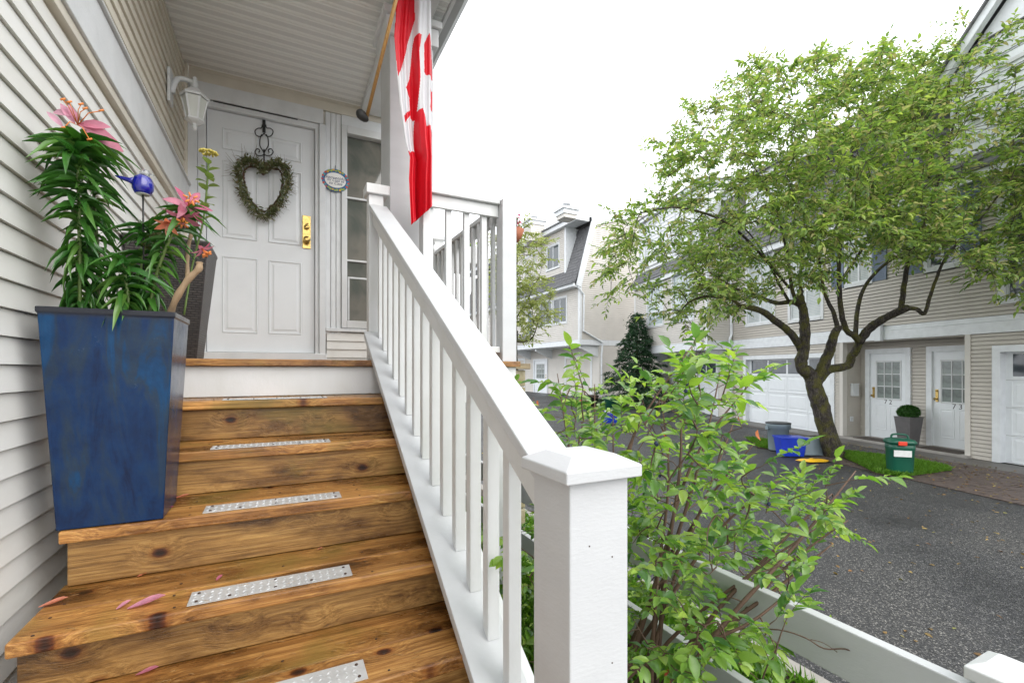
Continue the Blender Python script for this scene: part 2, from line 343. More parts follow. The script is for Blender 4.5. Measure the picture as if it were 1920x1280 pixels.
# glazed planter: drips, mottled cobalt, glossy
def glaze():
    m, t, b = newmat('blue_glaze')
    tc = N(t, 'ShaderNodeTexCoord'); mp = N(t, 'ShaderNodeMapping'); mp.inputs['Scale'].default_value = (7,7,1.6); L(t, tc.outputs['Object'], mp.inputs[0])
    n = N(t, 'ShaderNodeTexNoise'); n.inputs['Scale'].default_value = 1.6; n.inputs['Detail'].default_value = 9; n.inputs['Roughness'].default_value = .62; n.inputs['Distortion'].default_value = .8; L(t, mp.outputs[0], n.inputs[0])
    n2 = N(t, 'ShaderNodeTexNoise'); n2.inputs['Scale'].default_value = 9; n2.inputs['Detail'].default_value = 8; n2.inputs['Roughness'].default_value = .7; L(t, tc.outputs['Object'], n2.inputs[0])
    r = ramp(t, n.outputs[0], [(.30, (.001,.006,.03)), (.44, (.001,.021,.08)), (.54, (.012,.028,.055)), (.60, (.002,.034,.10)), (.74, (.003,.055,.15))])
    r2 = ramp(t, n2.outputs[0], [(.3, (.5,.5,.55)), (.5, (1,1,1)), (.72, (1.5,1.4,1.25))])
    mu = N(t, 'ShaderNodeMixRGB', blend_type='MULTIPLY'); mu.inputs[0].default_value = .8; L(t, r.outputs[0], mu.inputs[1]); L(t, r2.outputs[0], mu.inputs[2])
    sx = N(t, 'ShaderNodeSeparateXYZ'); L(t, tc.outputs['Object'], sx.inputs[0])
    mr = N(t, 'ShaderNodeMapRange'); mr.inputs[1].default_value = .302; mr.inputs[2].default_value = .318; L(t, sx.outputs['Z'], mr.inputs[0])
    rim = N(t, 'ShaderNodeMixRGB'); L(t, mr.outputs[0], rim.inputs[0]); L(t, mu.outputs[0], rim.inputs[1]); rim.inputs[2].default_value = (.02,.022,.03,1)
    L(t, rim.outputs[0], b.inputs['Base Color'])
    rr = ramp(t, n2.outputs[0], [(.3, (.10,)*3), (.7, (.30,)*3)]); L(t, rr.outputs[0], b.inputs['Roughness'])
    b.inputs['Specular IOR Level'].default_value = .36
    bp = N(t, 'ShaderNodeBump'); bp.inputs['Strength'].default_value = .35; bp.inputs['Distance'].default_value = .004; L(t, n2.outputs[0], bp.inputs['Height']); L(t, bp.outputs[0], b.inputs['Normal'])
    return m
M['glaze'] = glaze()
def asphalt():
    m, t, b = newmat('wet_asphalt')
    tc = N(t, 'ShaderNodeTexCoord')
    v = N(t, 'ShaderNodeTexVoronoi'); v.inputs['Scale'].default_value = 125; L(t, tc.outputs['Object'], v.inputs[0])
    v2 = N(t, 'ShaderNodeTexVoronoi'); v2.inputs['Scale'].default_value = 190; L(t, tc.outputs['Object'], v2.inputs[0])
    bw = N(t, 'ShaderNodeRGBToBW'); L(t, v.outputs['Color'], bw.inputs[0])
    r = ramp(t, bw.outputs[0], [(.2, (.014,.015,.016)), (.55, (.035,.036,.039)), (.74, (.065,.065,.066)), (.88, (.20,.195,.185))])
    bw2 = N(t, 'ShaderNodeRGBToBW'); L(t, v2.outputs['Color'], bw2.inputs[0])
    r2 = ramp(t, bw2.outputs[0], [(.25, (.5,.5,.5)), (.75, (1.4,1.4,1.4))])
    mu = N(t, 'ShaderNodeMixRGB', blend_type='MULTIPLY'); mu.inputs[0].default_value = 1; L(t, r.outputs[0], mu.inputs[1]); L(t, r2.outputs[0], mu.inputs[2])
    n = N(t, 'ShaderNodeTexNoise'); n.inputs['Scale'].default_value = .7; n.inputs['Detail'].default_value = 6; L(t, tc.outputs['Object'], n.inputs[0])
    r3 = ramp(t, n.outputs[0], [(.35, (.55,.55,.57)), (.5, (.95,.95,.95)), (.65, (1.2,1.18,1.12))])
    m2 = N(t, 'ShaderNodeMixRGB', blend_type='MULTIPLY'); m2.inputs[0].default_value = 1; L(t, mu.outputs[0], m2.inputs[1]); L(t, r3.outputs[0], m2.inputs[2])
    L(t, m2.outputs[0], b.inputs['Base Color'])
    rr = ramp(t, n.outputs[0], [(.35, (.38,)*3), (.65, (.7,)*3)]); L(t, rr.outputs[0], b.inputs['Roughness'])
    bp = N(t, 'ShaderNodeBump'); bp.inputs['Strength'].default_value = .8; bp.inputs['Distance'].default_value = .006; L(t, v.outputs['Distance'], bp.inputs['Height']); L(t, bp.outputs[0], b.inputs['Normal'])
    return m
M['asphalt'] = asphalt()
M['paver'] = paint('clay_paver', (.11,.08,.068), .6, .5, 12, .8, 90, dirt=(.07,.055,.05), dirtamt=1)
def soffitmat():
    m, t, b = newmat('perforated_soffit')
    tc = N(t, 'ShaderNodeTexCoord'); sx = N(t, 'ShaderNodeSeparateXYZ'); L(t, tc.outputs['Object'], sx.inputs[0])
    def cell(sock, f):
        a = N(t, 'ShaderNodeMath', operation='MULTIPLY'); L(t, sock, a.inputs[0]); a.inputs[1].default_value = f
        s = N(t, 'ShaderNodeMath', operation='SINE'); L(t, a.outputs[0], s.inputs[0]); return s.outputs[0]
    a = cell(sx.outputs['X'], 2*PI/.0095); c = cell(sx.outputs['Y'], 2*PI/.0095)
    mu = N(t, 'ShaderNodeMath', operation='MULTIPLY'); L(t, a, mu.inputs[0]); L(t, c, mu.inputs[1])
    gt = N(t, 'ShaderNodeMapRange'); gt.inputs[1].default_value = .3; gt.inputs[2].default_value = .6; L(t, mu.outputs[0], gt.inputs[0])
    # only in the perforated half of each strip
    ay = N(t, 'ShaderNodeMath', operation='ABSOLUTE'); L(t, sx.outputs['Y'], ay.inputs[0])
    lt = N(t, 'ShaderNodeMath', operation='LESS_THAN'); L(t, ay.outputs[0], lt.inputs[0]); lt.inputs[1].default_value = .024
    f = N(t, 'ShaderNodeMath', operation='MULTIPLY'); L(t, gt.outputs[0], f.inputs[0]); L(t, lt.outputs[0], f.inputs[1])
    mx = N(t, 'ShaderNodeMixRGB'); L(t, f.outputs[0], mx.inputs[0]); mx.inputs[1].default_value = (.84,.85,.83,1); mx.inputs[2].default_value = (.12,.12,.12,1)
    L(t, mx.outputs[0], b.inputs['Base Color']); b.inputs['Roughness'].default_value = .5; return m
M['soffit'] = soffitmat()
def wicker():
    m, t, b = newmat('dark_wicker')
    tc = N(t, 'ShaderNodeTexCoord'); sx = N(t, 'ShaderNodeSeparateXYZ'); L(t, tc.outputs['Object'], sx.inputs[0])
    xy = N(t, 'ShaderNodeMath', operation='ADD'); L(t, sx.outputs['X'], xy.inputs[0]); L(t, sx.outputs['Y'], xy.inputs[1])
    cv = N(t, 'ShaderNodeCombineXYZ'); L(t, xy.outputs[0], cv.inputs[0]); L(t, sx.outputs['Z'], cv.inputs[1])
    br = N(t, 'ShaderNodeTexBrick'); br.inputs['Scale'].default_value = 1; br.inputs['Brick Width'].default_value = .034; br.inputs['Row Height'].default_value = .012; br.inputs['Mortar Size'].default_value = .0022; br.inputs['Mortar Smooth'].default_value = .8
    br.inputs['Color1'].default_value = (.045,.038,.034,1); br.inputs['Color2'].default_value = (.03,.025,.024,1); br.inputs['Mortar'].default_value = (.006,.005,.005,1)
    L(t, cv.outputs[0], br.inputs[0]); L(t, br.outputs[0], b.inputs['Base Color']); b.inputs['Roughness'].default_value = .38
    bp = N(t, 'ShaderNodeBump'); bp.inputs['Strength'].default_value = 1; bp.inputs['Distance'].default_value = .005; bp.invert = True; L(t, br.outputs['Fac'], bp.inputs['Height']); L(t, bp.outputs[0], b.inputs['Normal'])
    return m
M['wicker'] = wicker()

# ------------------------------------------------------------------ leaves
def leaf_template(kind='ovate', curl=.15, fold=.18, seg=4):
    """unit-length leaf along +Y; z is up"""
    prof = {'ovate': [(0,.03),(.22,.8),(.5,1),(.78,.62),(1,.0)], 'lance': [(0,.25),(.2,.85),(.45,1),(.75,.62),(1,.0)],
            'petal': [(0,.18),(.3,.75),(.58,1),(.82,.75),(1,.08)], 'blade': [(0,.8),(.3,1),(.65,.8),(1,.0)]}[kind]
    vs = []; fs = []
    for y, wd in prof:
        z = -curl*y*y
        vs += [(-wd*.5, y, z+fold*wd*.5), (0, y, z), (wd*.5, y, z+fold*wd*.5)]
    for i in range(len(prof)-1):
        a = i*3; fs += [(a,a+1,a+4,a+3), (a+1,a+2,a+5,a+4)]
    return np.array(vs, float), fs
def frames(d, up=(0,0,1), roll=None):
    """columns side, dir, normal for arrays of directions"""
    d = d/np.linalg.norm(d, axis=1, keepdims=True)
    u = np.broadcast_to(np.array(up, float), d.shape)
    s = np.cross(d, u); n = np.linalg.norm(s, axis=1, keepdims=True); s = np.where(n < 1e-4, np.array([1.,0,0]), s/np.maximum(n,1e-6))
    nn = np.cross(s, d)
    if roll is not None:
        c = np.cos(roll)[:,None]; q = np.sin(roll)[:,None]; s, nn = s*c+nn*q, nn*c-s*q
    return np.stack([s, d, nn], axis=2)
def leaf_cloud(name, pos, dirs, length, width, mat, parent, tmpl=('ovate',.25,.2), roll=.6, singles=0, near=None, single_name='leaf', kind='stuff'):
    pos = np.array(pos, float); dirs = np.array(dirs, float); n = len(pos)
    length = np.broadcast_to(np.array(length, float), (n,)).copy(); width = np.broadcast_to(np.array(width, float), (n,)).copy()
    R = frames(dirs, roll=rng.normal(0, roll, n))
    T, F = leaf_template(*tmpl)
    order = np.arange(n)
    if singles:
        ref = np.array([0,0,EYE]) if near is None else np.array(near)
        dist = np.linalg.norm(pos-ref, axis=1)/length
        # the ones that show largest, judged by distance over length
        order = np.argsort(dist)
        sel = order[:singles]; order = order[singles:]
        ms = []
        for k in range(6):
            V, FF = leaf_template(tmpl[0], tmpl[1]*(.5+.25*k), tmpl[2])
            me = bpy.data.meshes.new(single_name); me.from_pydata([tuple(v) for v in V], [], FF); me.polygons.foreach_set('use_smooth', [True]*len(FF)); me.materials.append(mat); ms.append(me)
        po = ORG[parent.name]; rzi = 1
        for i in sel:
            o = bpy.data.objects.new(single_name, ms[i % 6]); C.objects.link(o); o.parent = parent
            Mx = Matrix.Identity(4)
            sc = (width[i], length[i], length[i])
            for a in range(3):
                for b_ in range(3): Mx[a][b_] = R[i, a, b_]*sc[b_]
            Mx.translation = Vector(pos[i])-po
            o.matrix_basis = Mx
    if len(order):
        S = np.stack([width, length, length], 1)[order]
        V = (T[None]*S[:,None,:])
        V = np.einsum('nij,nkj->nki', R[order], V)+pos[order][:,None,:]
        m = len(order); k = len(T); allv = V.reshape(-1, 3)
        org = ORG[parent.name] if parent is not None else Vector((0,0,0))
        allv = allv-np.array(org)
        nf = len(F); loops = (np.array(F)[None]+(np.arange(m)*k)[:,None,None]).reshape(-1)
        me = bpy.data.meshes.new(name); me.vertices.add(m*k); me.loops.add(len(loops)); me.polygons.add(m*nf)
        me.vertices.foreach_set('co', allv.reshape(-1)); me.loops.foreach_set('vertex_index', loops)
        me.polygons.foreach_set('loop_start', np.arange(m*nf)*4); me.polygons.foreach_set('use_smooth', np.ones(m*nf, bool))
        at = me.attributes.new('rnd', 'FLOAT', 'POINT'); at.data.foreach_set('value', np.repeat(rng.random(m), k))
        me.update(); me.validate(); me.materials.append(mat)
        o = bpy.data.objects.new(name, me); C.objects.link(o)
        if parent is not None: o.parent = parent; ORG[o.name] = org
        if kind: o['kind'] = kind
        return o
def in_poly(px, py, poly):
    c = False; j = len(poly)-1
    for i in range(len(poly)):
        xi, yi = poly[i]; xj, yj = poly[j]
        if (yi > py) != (yj > py) and px < (xj-xi)*(py-yi)/(yj-yi)+xi: c = not c
        j = i
    return c
def smooth_path(pts, n=4):
    """Catmull-Rom"""
    pts = [Vector(p) for p in pts]; out = []
    for i in range(len(pts)-1):
        p0 = pts[max(0,i-1)]; p1 = pts[i]; p2 = pts[i+1]; p3 = pts[min(len(pts)-1,i+2)]
        for k in range(n):
            t = k/n; out.append(.5*((2*p1)+(p2-p0)*t+(2*p0-5*p1+4*p2-p3)*t*t+(3*p1-p0-3*p2+p3)*t**3))
    out.append(pts[-1]); return out
def textmesh(s, size, font=None, extrude=.001, align='CENTER', shear=0):
    c = bpy.data.curves.new('lettering', 'FONT'); c.body = s; c.size = size; c.extrude = extrude; c.align_x = align; c.align_y = 'CENTER'; c.shear = shear; c.resolution_u = 3
    o = bpy.data.objects.new('lettering', c); C.objects.link(o); dg = bpy.context.evaluated_depsgraph_get(); dg.update()
    me = bpy.data.meshes.new_from_object(o.evaluated_get(dg)); bpy.data.objects.remove(o); bpy.data.curves.remove(c)
    return me
def text_part(name, s, size, mat, parent, at, a, n, bold=0, **k):
    """lettering lying on a wall: a = reading direction, n = towards the reader"""
    me = textmesh(s, size, **k); me.name = name; me.materials.clear(); me.materials.append(mat)
    o = bpy.data.objects.new(name, me); C.objects.link(o); o.parent = parent
    a = Vector(a).normalized(); n = Vector(n).normalized(); up = n.cross(a)
    mm = Matrix((a, up, n)).transposed().to_4x4(); mm.translation = Vector(at)-ORG[parent.name]; o.matrix_basis = mm
    ORG[o.name] = Vector(at); return o
# ================================================================== OUR HOUSE
XW = -.69; YD = 4.53; DECK = 1.755; EXP = .079
LW = Wall((XW,0,0), (0,1,0), (1,0,0)); DW = Wall((0,YD,0), (1,0,0), (0,-1,0))
def D(px, py): v = U(px, py, Y=YD); return v.x, v.z
CEIL = 4.16
house = thing('house', 'cream sided house with covered porch and white front door at the left', 'house', (XW, YD, 0))
# left wall: each lapped board its own part
proto = None; proto2 = None
zs = [1.7157-EXP*21+EXP*k for k in range(100)]
B0, B1 = 2.93, 3.2
for z in zs:
    if z < .1 or (B0-.05 < z < B1): continue
    if z > CEIL-.02: break
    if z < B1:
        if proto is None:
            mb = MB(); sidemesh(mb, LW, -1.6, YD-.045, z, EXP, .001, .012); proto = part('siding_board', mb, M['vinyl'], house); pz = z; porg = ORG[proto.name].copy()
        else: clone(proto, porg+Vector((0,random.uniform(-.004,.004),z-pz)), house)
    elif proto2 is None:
        mb = MB(); sidemesh(mb, LW, -1.6, YD-.045, z, EXP, .001, .012); proto2 = part('siding_board', mb, M['vinyl_warm'], house); pz2 = z; porg2 = ORG[proto2.name].copy()
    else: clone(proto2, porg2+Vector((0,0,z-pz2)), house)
mb = MB(); mb.box(XW-.2, -1.6, 0, XW-.008, YD+.2, CEIL+2); part('wall_sheathing', mb, M['vinyl_warm'], house)
mb = MB(); mb.wbox(LW, -1.6, YD-.03, B0+.03, B1-.02, -.01, .035); part('trim_band', mb, M['trimwhite'], house, bevel=.004)
mb = MB(); mb.wbox(LW, -1.6, YD-.03, B1-.018, B1-.004, -.01, .05); part('band_flashing', mb, M['white'], house, bevel=.002)
mb = MB(); mb.wbox(LW, -1.6, YD-.03, B0-.012, B0+.028, -.01, .022); part('siding_channel', mb, M['vinyl_warm'], house, bevel=.002)
mb = MB(); mb.wbox(LW, YD-.045, YD-.005, 1.3, CEIL-.002, -.004, .026); part('corner_trim', mb, M['vinyl_warm'], house, bevel=.003)
# door wall
wx1 = 1.39
mb = MB(); mb.wbox(DW, XW-.15, wx1, .0, 7.2, -.30, -.14); part('end_wall', mb, M['vinyl_far'], house)
dx0, dz0 = D(387, 668); dx1, _ = D(590, 668); _, dz1 = D(590, 243)
dz0 = 1.85
fz = D(349, 148)[1]   # frieze bottom
mb = MB(); 
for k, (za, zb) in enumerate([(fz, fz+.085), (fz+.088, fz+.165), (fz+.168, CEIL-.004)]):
    m_ = MB(); m_.wbox(DW, XW+.03, wx1, za, zb, -.02, .008-.004*(k%2)+.004); part('frieze_board', m_, M['vinyl_warm'], house, bevel=.003)
# head casing, jamb casings
ht = dz1+.055
m_ = MB(); m_.wbox(DW, XW+.04, dx1+.07, ht, fz-.003, -.05, .025); part('head_casing', m_, M['trimwhite'], house, bevel=.004)
m_ = MB(); m_.wbox(DW, dx0-.03, dx1+.03, dz1+.004, ht-.004, -.12, .01); part('door_head_stop', m_, M['trimwhite'], house, bevel=.003)
m_ = MB(); m_.wbox(DW, dx0+.05, dx1-.14, ht-.009, ht-.0045, -.02, .02); part('weather_gap', m_, M['black'], house)
for a0, a1, o1 in ((dx0-.15, dx0-.06, .024), (dx0-.058, dx0-.004, .008), (dx1+.004, dx1+.035, .008), (dx1+.037, dx1+.09, .028)):
    m_ = MB(); m_.wbox(DW, a0, a1, DECK+.005, ht-.003, -.12, o1); part('jamb_casing', m_, M['trimwhite'], house, bevel=.004)
m_ = MB(); m_.wbox(DW, XW+.034, dx0-.152, DECK, fz-.003, -.03, .006); part('wall_filler', m_, M['trimwhite'], house)
m_ = MB(); m_.wbox(DW, dx0-.1, dx1+.1, DECK+.002, dz0-.004, -.14, .035); part('door_sill', m_, M['trimwhite'], house, bevel=.004)
# door with six raised panels
m_ = MB(); m_.wbox(DW, dx0, dx1, dz0, dz1, -.07, -.03); door = part('front_door', m_, M['doorwhite'], house, bevel=.002)
w_ = dx1-dx0; h_ = dz1-dz0
cols = [(dx0+.13*w_, dx0+.45*w_), (dx0+.55*w_, dx0+.87*w_)]
rows = [(.08, .40), (.475, .80), (.845, .935)]
for (a0, a1) in cols:
    for (r0, r1) in rows:
        z0, z1 = dz0+r0*h_, dz0+r1*h_
        m_ = MB(); P = DW.p
        def ring(i, o): return [P(a0+i, z0+i, o), P(a1-i, z0+i, o), P(a1-i, z1-i, o), P(a0+i, z1-i, o)]
        vs = ring(0, -.029)+ring(.006, -.022)+ring(.016, -.0295)+ring(.03, -.0295)+ring(.045, -.024)
        fs = [(4*j+i, 4*j+(i+1)%4, 4*j+4+(i+1)%4, 4*j+4+i) for j in range(4) for i in range(4)]+[(16,17,18,19)]
        m_.add(vs, fs); part('door_panel', m_, M['doorwhite'], door)
# brass lockset
lx, lz1 = D(575, 403); lz0 = D(575, 465)[1]
m_ = MB(); m_.wbox(DW, lx-.034, lx+.034, lz0, lz1, -.03, -.018); lock = part('lock_plate', m_, M['brass'], door, bevel=.003)
m_ = MB(); c = DW.p(lx, lz0+.07, 0)
pts = [c+Vector((0, .018-q, 0)) for q in (0,.01,.03,.035,.05,.06,.062)]
m_.tube(pts, [.024,.022,.012,.02,.03,.026,.008], 18); part('door_knob', m_, M['brass'], door)
m_ = MB(); c = DW.p(lx, lz0+.19, 0); m_.tube([c+Vector((0,.018-q,0)) for q in (0,.012,.02,.022)], [.024,.022,.018,.004], 16); part('deadbolt', m_, M['brass'], door)
m_ = MB()
for k in range(7):
    a = k*.9; c = DW.p(lx+.018*math.cos(a)*.9, (lz0+lz1)/2+.05+.03*math.sin(a*1.3), -.017); m_.lathe([(.007,0),(.005,.004),(.001,.006)], c, 6)
m_.wbox(DW, lx-.03, lx+.03, lz0+.125, lz0+.13, -.018, -.014)
part('plate_relief', m_, M['brass'], door)
# smooth panel with grooves between door and sidelight
px0 = dx1+.092; sl0 = D(640, 300)[0]; 
g = (sl0-px0)/3
for k in range(3):
    m_ = MB(); m_.wbox(DW, px0+k*g, px0+(k+1)*g-.004, D(640, 626)[1], fz-.003, -.03, .004); part('panel_board', m_, M['trimwhite'], house, bevel=.003)
# sidelight
sx0, sz0 = D(651, 601); sx1 = sx0+.36; sz1 = D(655, 252)[1]
m_ = MB()
m_.wbox(DW, sl0, sl0+.045, sz0-.07, sz1+.07, -.1, .022); m_.wbox(DW, sx1, sx1+.05, sz0-.07, sz1+.07, -.1, .022)
m_.wbox(DW, sl0+.047, sx1-.002, sz1, sz1+.07, -.1, .022); m_.wbox(DW, sl0+.047, sx1-.002, sz0-.07, sz0, -.1, .022)
m_.wbox(DW, sx0-.012, sx0, sz0, sz1, -.1, .006)
slw = part('sidelight_window', m_, M['white'], house, bevel=.003)
zz = [sz0, D(655,487)[1], D(655,369)[1], sz1]
for k in range(3):
    m_ = MB(); m_.wbox(DW, sx0+.001, sx1-.001, zz[k]+.006, zz[k+1]-.006, -.05, -.044); part('pane', m_, M['glass_side'], slw)
for k in (1,2):
    m_ = MB(); m_.wbox(DW, sx0+.001, sx1-.001, zz[k]-.008, zz[k]+.008, -.055, -.02); part('muntin', m_, M['white'], slw)
m_ = MB(); m_.wbox(DW, sx0+.01, sx0+.025, sz0+.01, zz[1]-.15, -.043, -.038); m_.wbox(DW, sx0+.025, sx0+.2, zz[1]-.165, zz[1]-.15, -.043, -.038); part('inner_screen_frame', m_, M['alu'], slw)
m_ = MB(); m_.wbox(DW, sl0-.0, wx1-.1, fz-.12, fz-.003, -.05, .012); m_.wbox(DW, sx1+.052, wx1-.1, DECK, fz-.122, -.05, .004); part('upper_panel', m_, M['trimwhite'], house)
m_ = MB(); m_.wbox(DW, dx1+.092, sx1+.05, sz0-.105, sz0-.075, -.05, .03); part('sidelight_sill', m_, M['trimwhite'], house, bevel=.003)
bz1 = sz0-.11
for (s0, s1, za, e) in courses(dx1+.1, wx1-.1, DECK-.02, bz1, .0765):
    m_ = MB(); sidemesh(m_, DW, s0, s1, za, e, .0, .013); part('siding_board', m_, M['vinyl'], house)
m_ = MB(); m_.wbox(DW, wx1-.1, wx1, DECK-.4, 7.2, -.05, .03); part('corner_board', m_, M['white'], house, bevel=.004)
m_ = MB(); m_.box(wx1-.002, YD-.03, DECK-.4, wx1+.02, YD+.12, 7.2); part('corner_board', m_, M['white'], house, bevel=.003)
# soffit strips
sw = .098
m0 = MB(); y0 = YD-.004
P3 = lambda x, y, z: (x, y, z)
def soffit_strip(yc):
    m = MB(); h = sw/2; z = CEIL
    sec = [(-h, .012), (-h+.006, 0), (-.027, 0), (-.024, .003), (.024, .003), (.027, 0), (h-.006, 0), (h, .012)]
    x0, x1 = XW+.002, 1.02
    vs = [(x0, yc+a, z+b) for a, b in sec]+[(x1, yc+a, z+b) for a, b in sec]; n = len(sec)
    m.add(vs, [(i, i+1, n+i+1, n+i) for i in range(n-1)]); return m
pro = None
for k in range(22):
    yc = y0-sw/2-k*sw
    if pro is None: pro = part('soffit_panel', soffit_strip(yc), M['soffit'], house); po_ = ORG[pro.name].copy()
    else: clone(pro, po_+Vector((0,-k*sw,0)), house)
yE = y0-22*sw
m_ = MB(); m_.box(XW, yE, CEIL+.02, 1.02, YD-.002, CEIL+.2); part('porch_roof', m_, M['shingle'], house)
m_ = MB(); m_.box(XW, yE-.03, CEIL-.15, 1.02, yE-.002, CEIL+.2); m_.box(1.022, yE-.03, CEIL-.02, 1.045, YD-.04, CEIL+.2); part('fascia_board', m_, M['white'], house, bevel=.004)
m_ = MB(); g0 = []
for a, b in [(0,0),(.06,-.01),(.10,.03),(.11,.12),(.10,.12),(.09,.04),(.055,.005),(0,.012)]: g0.append((1.047+a, yE-.05, CEIL+.02+b))
m_.prism(g0, (0, YD-yE, 0)); part('gutter', m_, M['greygutter'], house)
# column
CX0, CX1, CY0, CY1 = .652, .95, 3.12, 3.42
m_ = MB(); m_.box(CX0, CY0, DECK, CX1, CY1, CEIL-.2); part('column', m_, M['white_post'], house, bevel=.006)
m_ = MB(); m_.box(CX0-.03, CY0-.03, CEIL-.24, CX1+.03, CY1+.03, CEIL-.12); m_.box(CX0-.05, CY0-.05, CEIL-.118, CX1+.05, CY1+.05, CEIL-.07); part('column_capital', m_, M['white'], house, bevel=.006)
m_ = MB(); m_.box(CX0+.02, yE+.0, CEIL-.068, CX1-.02, YD-.03, CEIL-.004); part('porch_beam', m_, M['white'], house, bevel=.004)
# ------------------------------------------------------------------ porch deck
deck = thing('porch_deck', 'raised wooden porch deck with white fascia in front of the white door', 'deck', (.3, 3.6, 0))
NY0, RUN, RISE, XR = 2.72, .295, .173, .47; XT = .605
DX1 = 1.425
k = 0; y = NY0
while y < YD-.04:
    y1 = min(y+.138, YD-.04)
    m_ = MB(); m_.box(XW+.03, y, DECK-.036, DX1, y1-.004, DECK); part('deck_board', m_, M['tread'], deck, bevel=.004); y += .138
m_ = MB(); m_.box(-.62, NY0+.03, DECK-.194+.002, XT, NY0+.07, DECK-.038); part('white_fascia', m_, M['white'], deck, bevel=.003)
m_ = MB(); m_.box(XR+.15, NY0+.03, DECK-.26, DX1-.02, NY0+.07, DECK-.038); m_.box(DX1-.06, NY0+.072, DECK-.26, DX1-.02, YD, DECK-.038); part('side_fascia', m_, M['white'], deck, bevel=.003)
for (x, y) in ((XR+.25, NY0+.12), (DX1-.12, NY0+.12), (DX1-.12, YD-.3)):
    m_ = MB(); m_.box(x-.045, y-.045, 0, x+.045, y+.045, DECK-.04); part('support_post', m_, M['white'], deck)
# ------------------------------------------------------------------ stairs
st = thing('staircase', 'wet brown wooden stairs with metal grip plates climbing to the porch', 'stairs', (-.05, 1.5, 0))
SX0 = -.59
plate_me = None
def plate_mb(cx, y0, z, w=.44, d=.078):
    m = MB(); m.box(cx-w/2, y0, z, cx+w/2, y0+d, z+.0025)
    nx = int(w/.021); ny = max(2, int(d/.019))
    for i in range(nx):
        for j in range(ny):
            x = cx-w/2+.012+i*.021; yy = y0+.01+j*.019
            if x > cx+w/2-.01: continue
            a = PI/4 if (i+j) % 2 else -PI/4; c_, s_ = math.cos(a)*.009, math.sin(a)*.009; q, r = -s_*.3, c_*.3; t = z+.0026
            m.add([(x-c_,yy-s_,t),(x+q,yy+r,t),(x+c_,yy+s_,t),(x-q,yy-r,t),(x,yy,t+.0022)], [(0,1,4),(1,2,4),(2,3,4),(3,0,4)])
    return m
ZK = [0,.194,.369,.538,.715,.870,1.043,1.216,1.389,1.50]

screw_src = None
NST = 9
for k in range(1, NST+1):
    yn = NY0-RUN*k; z = DECK-ZK[k]; rise = ZK[k+1]-ZK[k] if k < NST else .13
    x0 = SX0+random.uniform(-.004,.004); dz = random.uniform(-.001,.001)
    if k <= 3: x0 = SX0
    m_ = MB(); m_.box(x0, yn, z-.037, XT, yn+.155, z+dz); tb = part('tread_board', m_, M['tread'], st, bevel=.005)
    m_ = MB(); m_.box(x0, yn+.159, z-.037, XT, yn+.159+.14+.055, z-.001); part('tread_board', m_, M['tread'], st, bevel=.004)
    m_ = MB(); m_.box(x0+.012, yn+.028, z-rise+.002, XT, yn+.066, z-.0385); part('riser_board', m_, M['riser'], st, bevel=.003)
    m_ = MB()
    for q in range(5):
        for yy in (yn+.03, yn+.12, yn+.20):
            x_ = SX0+.05+q*.27+random.uniform(-.01,.01)
            if yy < yn+.15 and abs(x_) < .25: continue
            m_.lathe([(.0042,0),(.0035,.0012),(.0008,.0014)], (x_, yy+random.uniform(-.008,.008), z+.0006), 6)
    part('deck_screws', m_, M['rust'], tb, kind='stuff')
    po = [0,0,-.012,.0,.0,.0,.0,0,0,0][k]
    pl = part('tread_plate', plate_mb(-.012+po, yn+.018, z+.002, .44, .088), M['alu'], st)
    for sx in (-.2, -.1+random.uniform(-.02,.02), 0, .1, .2):
        for sy in (.012, .066):
            if sx not in (-.2,.2) and sy > .05 and sx != 0: continue
            m_ = MB(); m_.lathe([(.0045,0),(.004,.0025),(.001,.003)], (-.012+po+sx, yn+.022+sy, z+.0045), 7); part('screw', m_, M['rust'], pl)
# outer stringers
for xs in (SX0+.03, XT-.05):
    m_ = MB(); zt = DECK-RISE*1; 
    yA, yB = NY0+.02, NY0-RUN*NST+.07
    m_.prism([(xs, yA, DECK-RISE-.06), (xs, yB, DECK-RISE*(NST+1)-.0), (xs, yB+.3, DECK-RISE*(NST+1)-.05), (xs, yA, DECK-RISE-.4)], (.035, 0, 0)); part('stringer', m_, M['riser'], st)
# ------------------------------------------------------------------ stair railing
rail = thing('stair_railing', 'white painted sloping stair railing with square balusters and a large capped newel post', 'railing', (.56, 2, 0))
SL = (1.14-(-.205))/(3.05-.98)
SL = .590
XA, XB = .489, .629; XM = (XA+XB)/2
def hz(y): return 1.505+SL*(y-.90)     # handrail top
def bz(y): return DECK-.19+.045+SL*(y-(NY0-RUN))   # lower rail top
mb = MB(); NYa, NYb = .734, .874
mb.box(XA, NYa, -.1, XB, NYb, 1.487); npost = part('newel_post', mb, M['white_post'], rail, bevel=.003)
mb = MB(); z0 = 1.487; ov = .02
P = []
for (i, z) in ((-ov, z0), (-ov, z0+.024), (.018, z0+.043)):
    P += [(XA+i, NYa+i, z), (XB-i, NYa+i, z), (XB-i, NYb-i, z), (XA+i, NYb-i, z)]
mb.add(P, [(3,2,1,0),(8,9,10,11)]+[(4*j+i, 4*j+(i+1)%4, 4*j+4+(i+1)%4, 4*j+4+i) for j in range(2) for i in range(4)])
part('newel_cap', mb, M['white_post'], npost, bevel=.0025)
for (x_, z_) in ((XA+.045, 1.36), (XA+.10, 1.33), (XA+.05, .95), (XA+.10, 1.12)):
    mb = MB(); mb.tube([(x_, NYa-.0008, z_), (x_, NYa+.002, z_)], .0016, 6); part('nail_head', mb, M['rust'], npost)
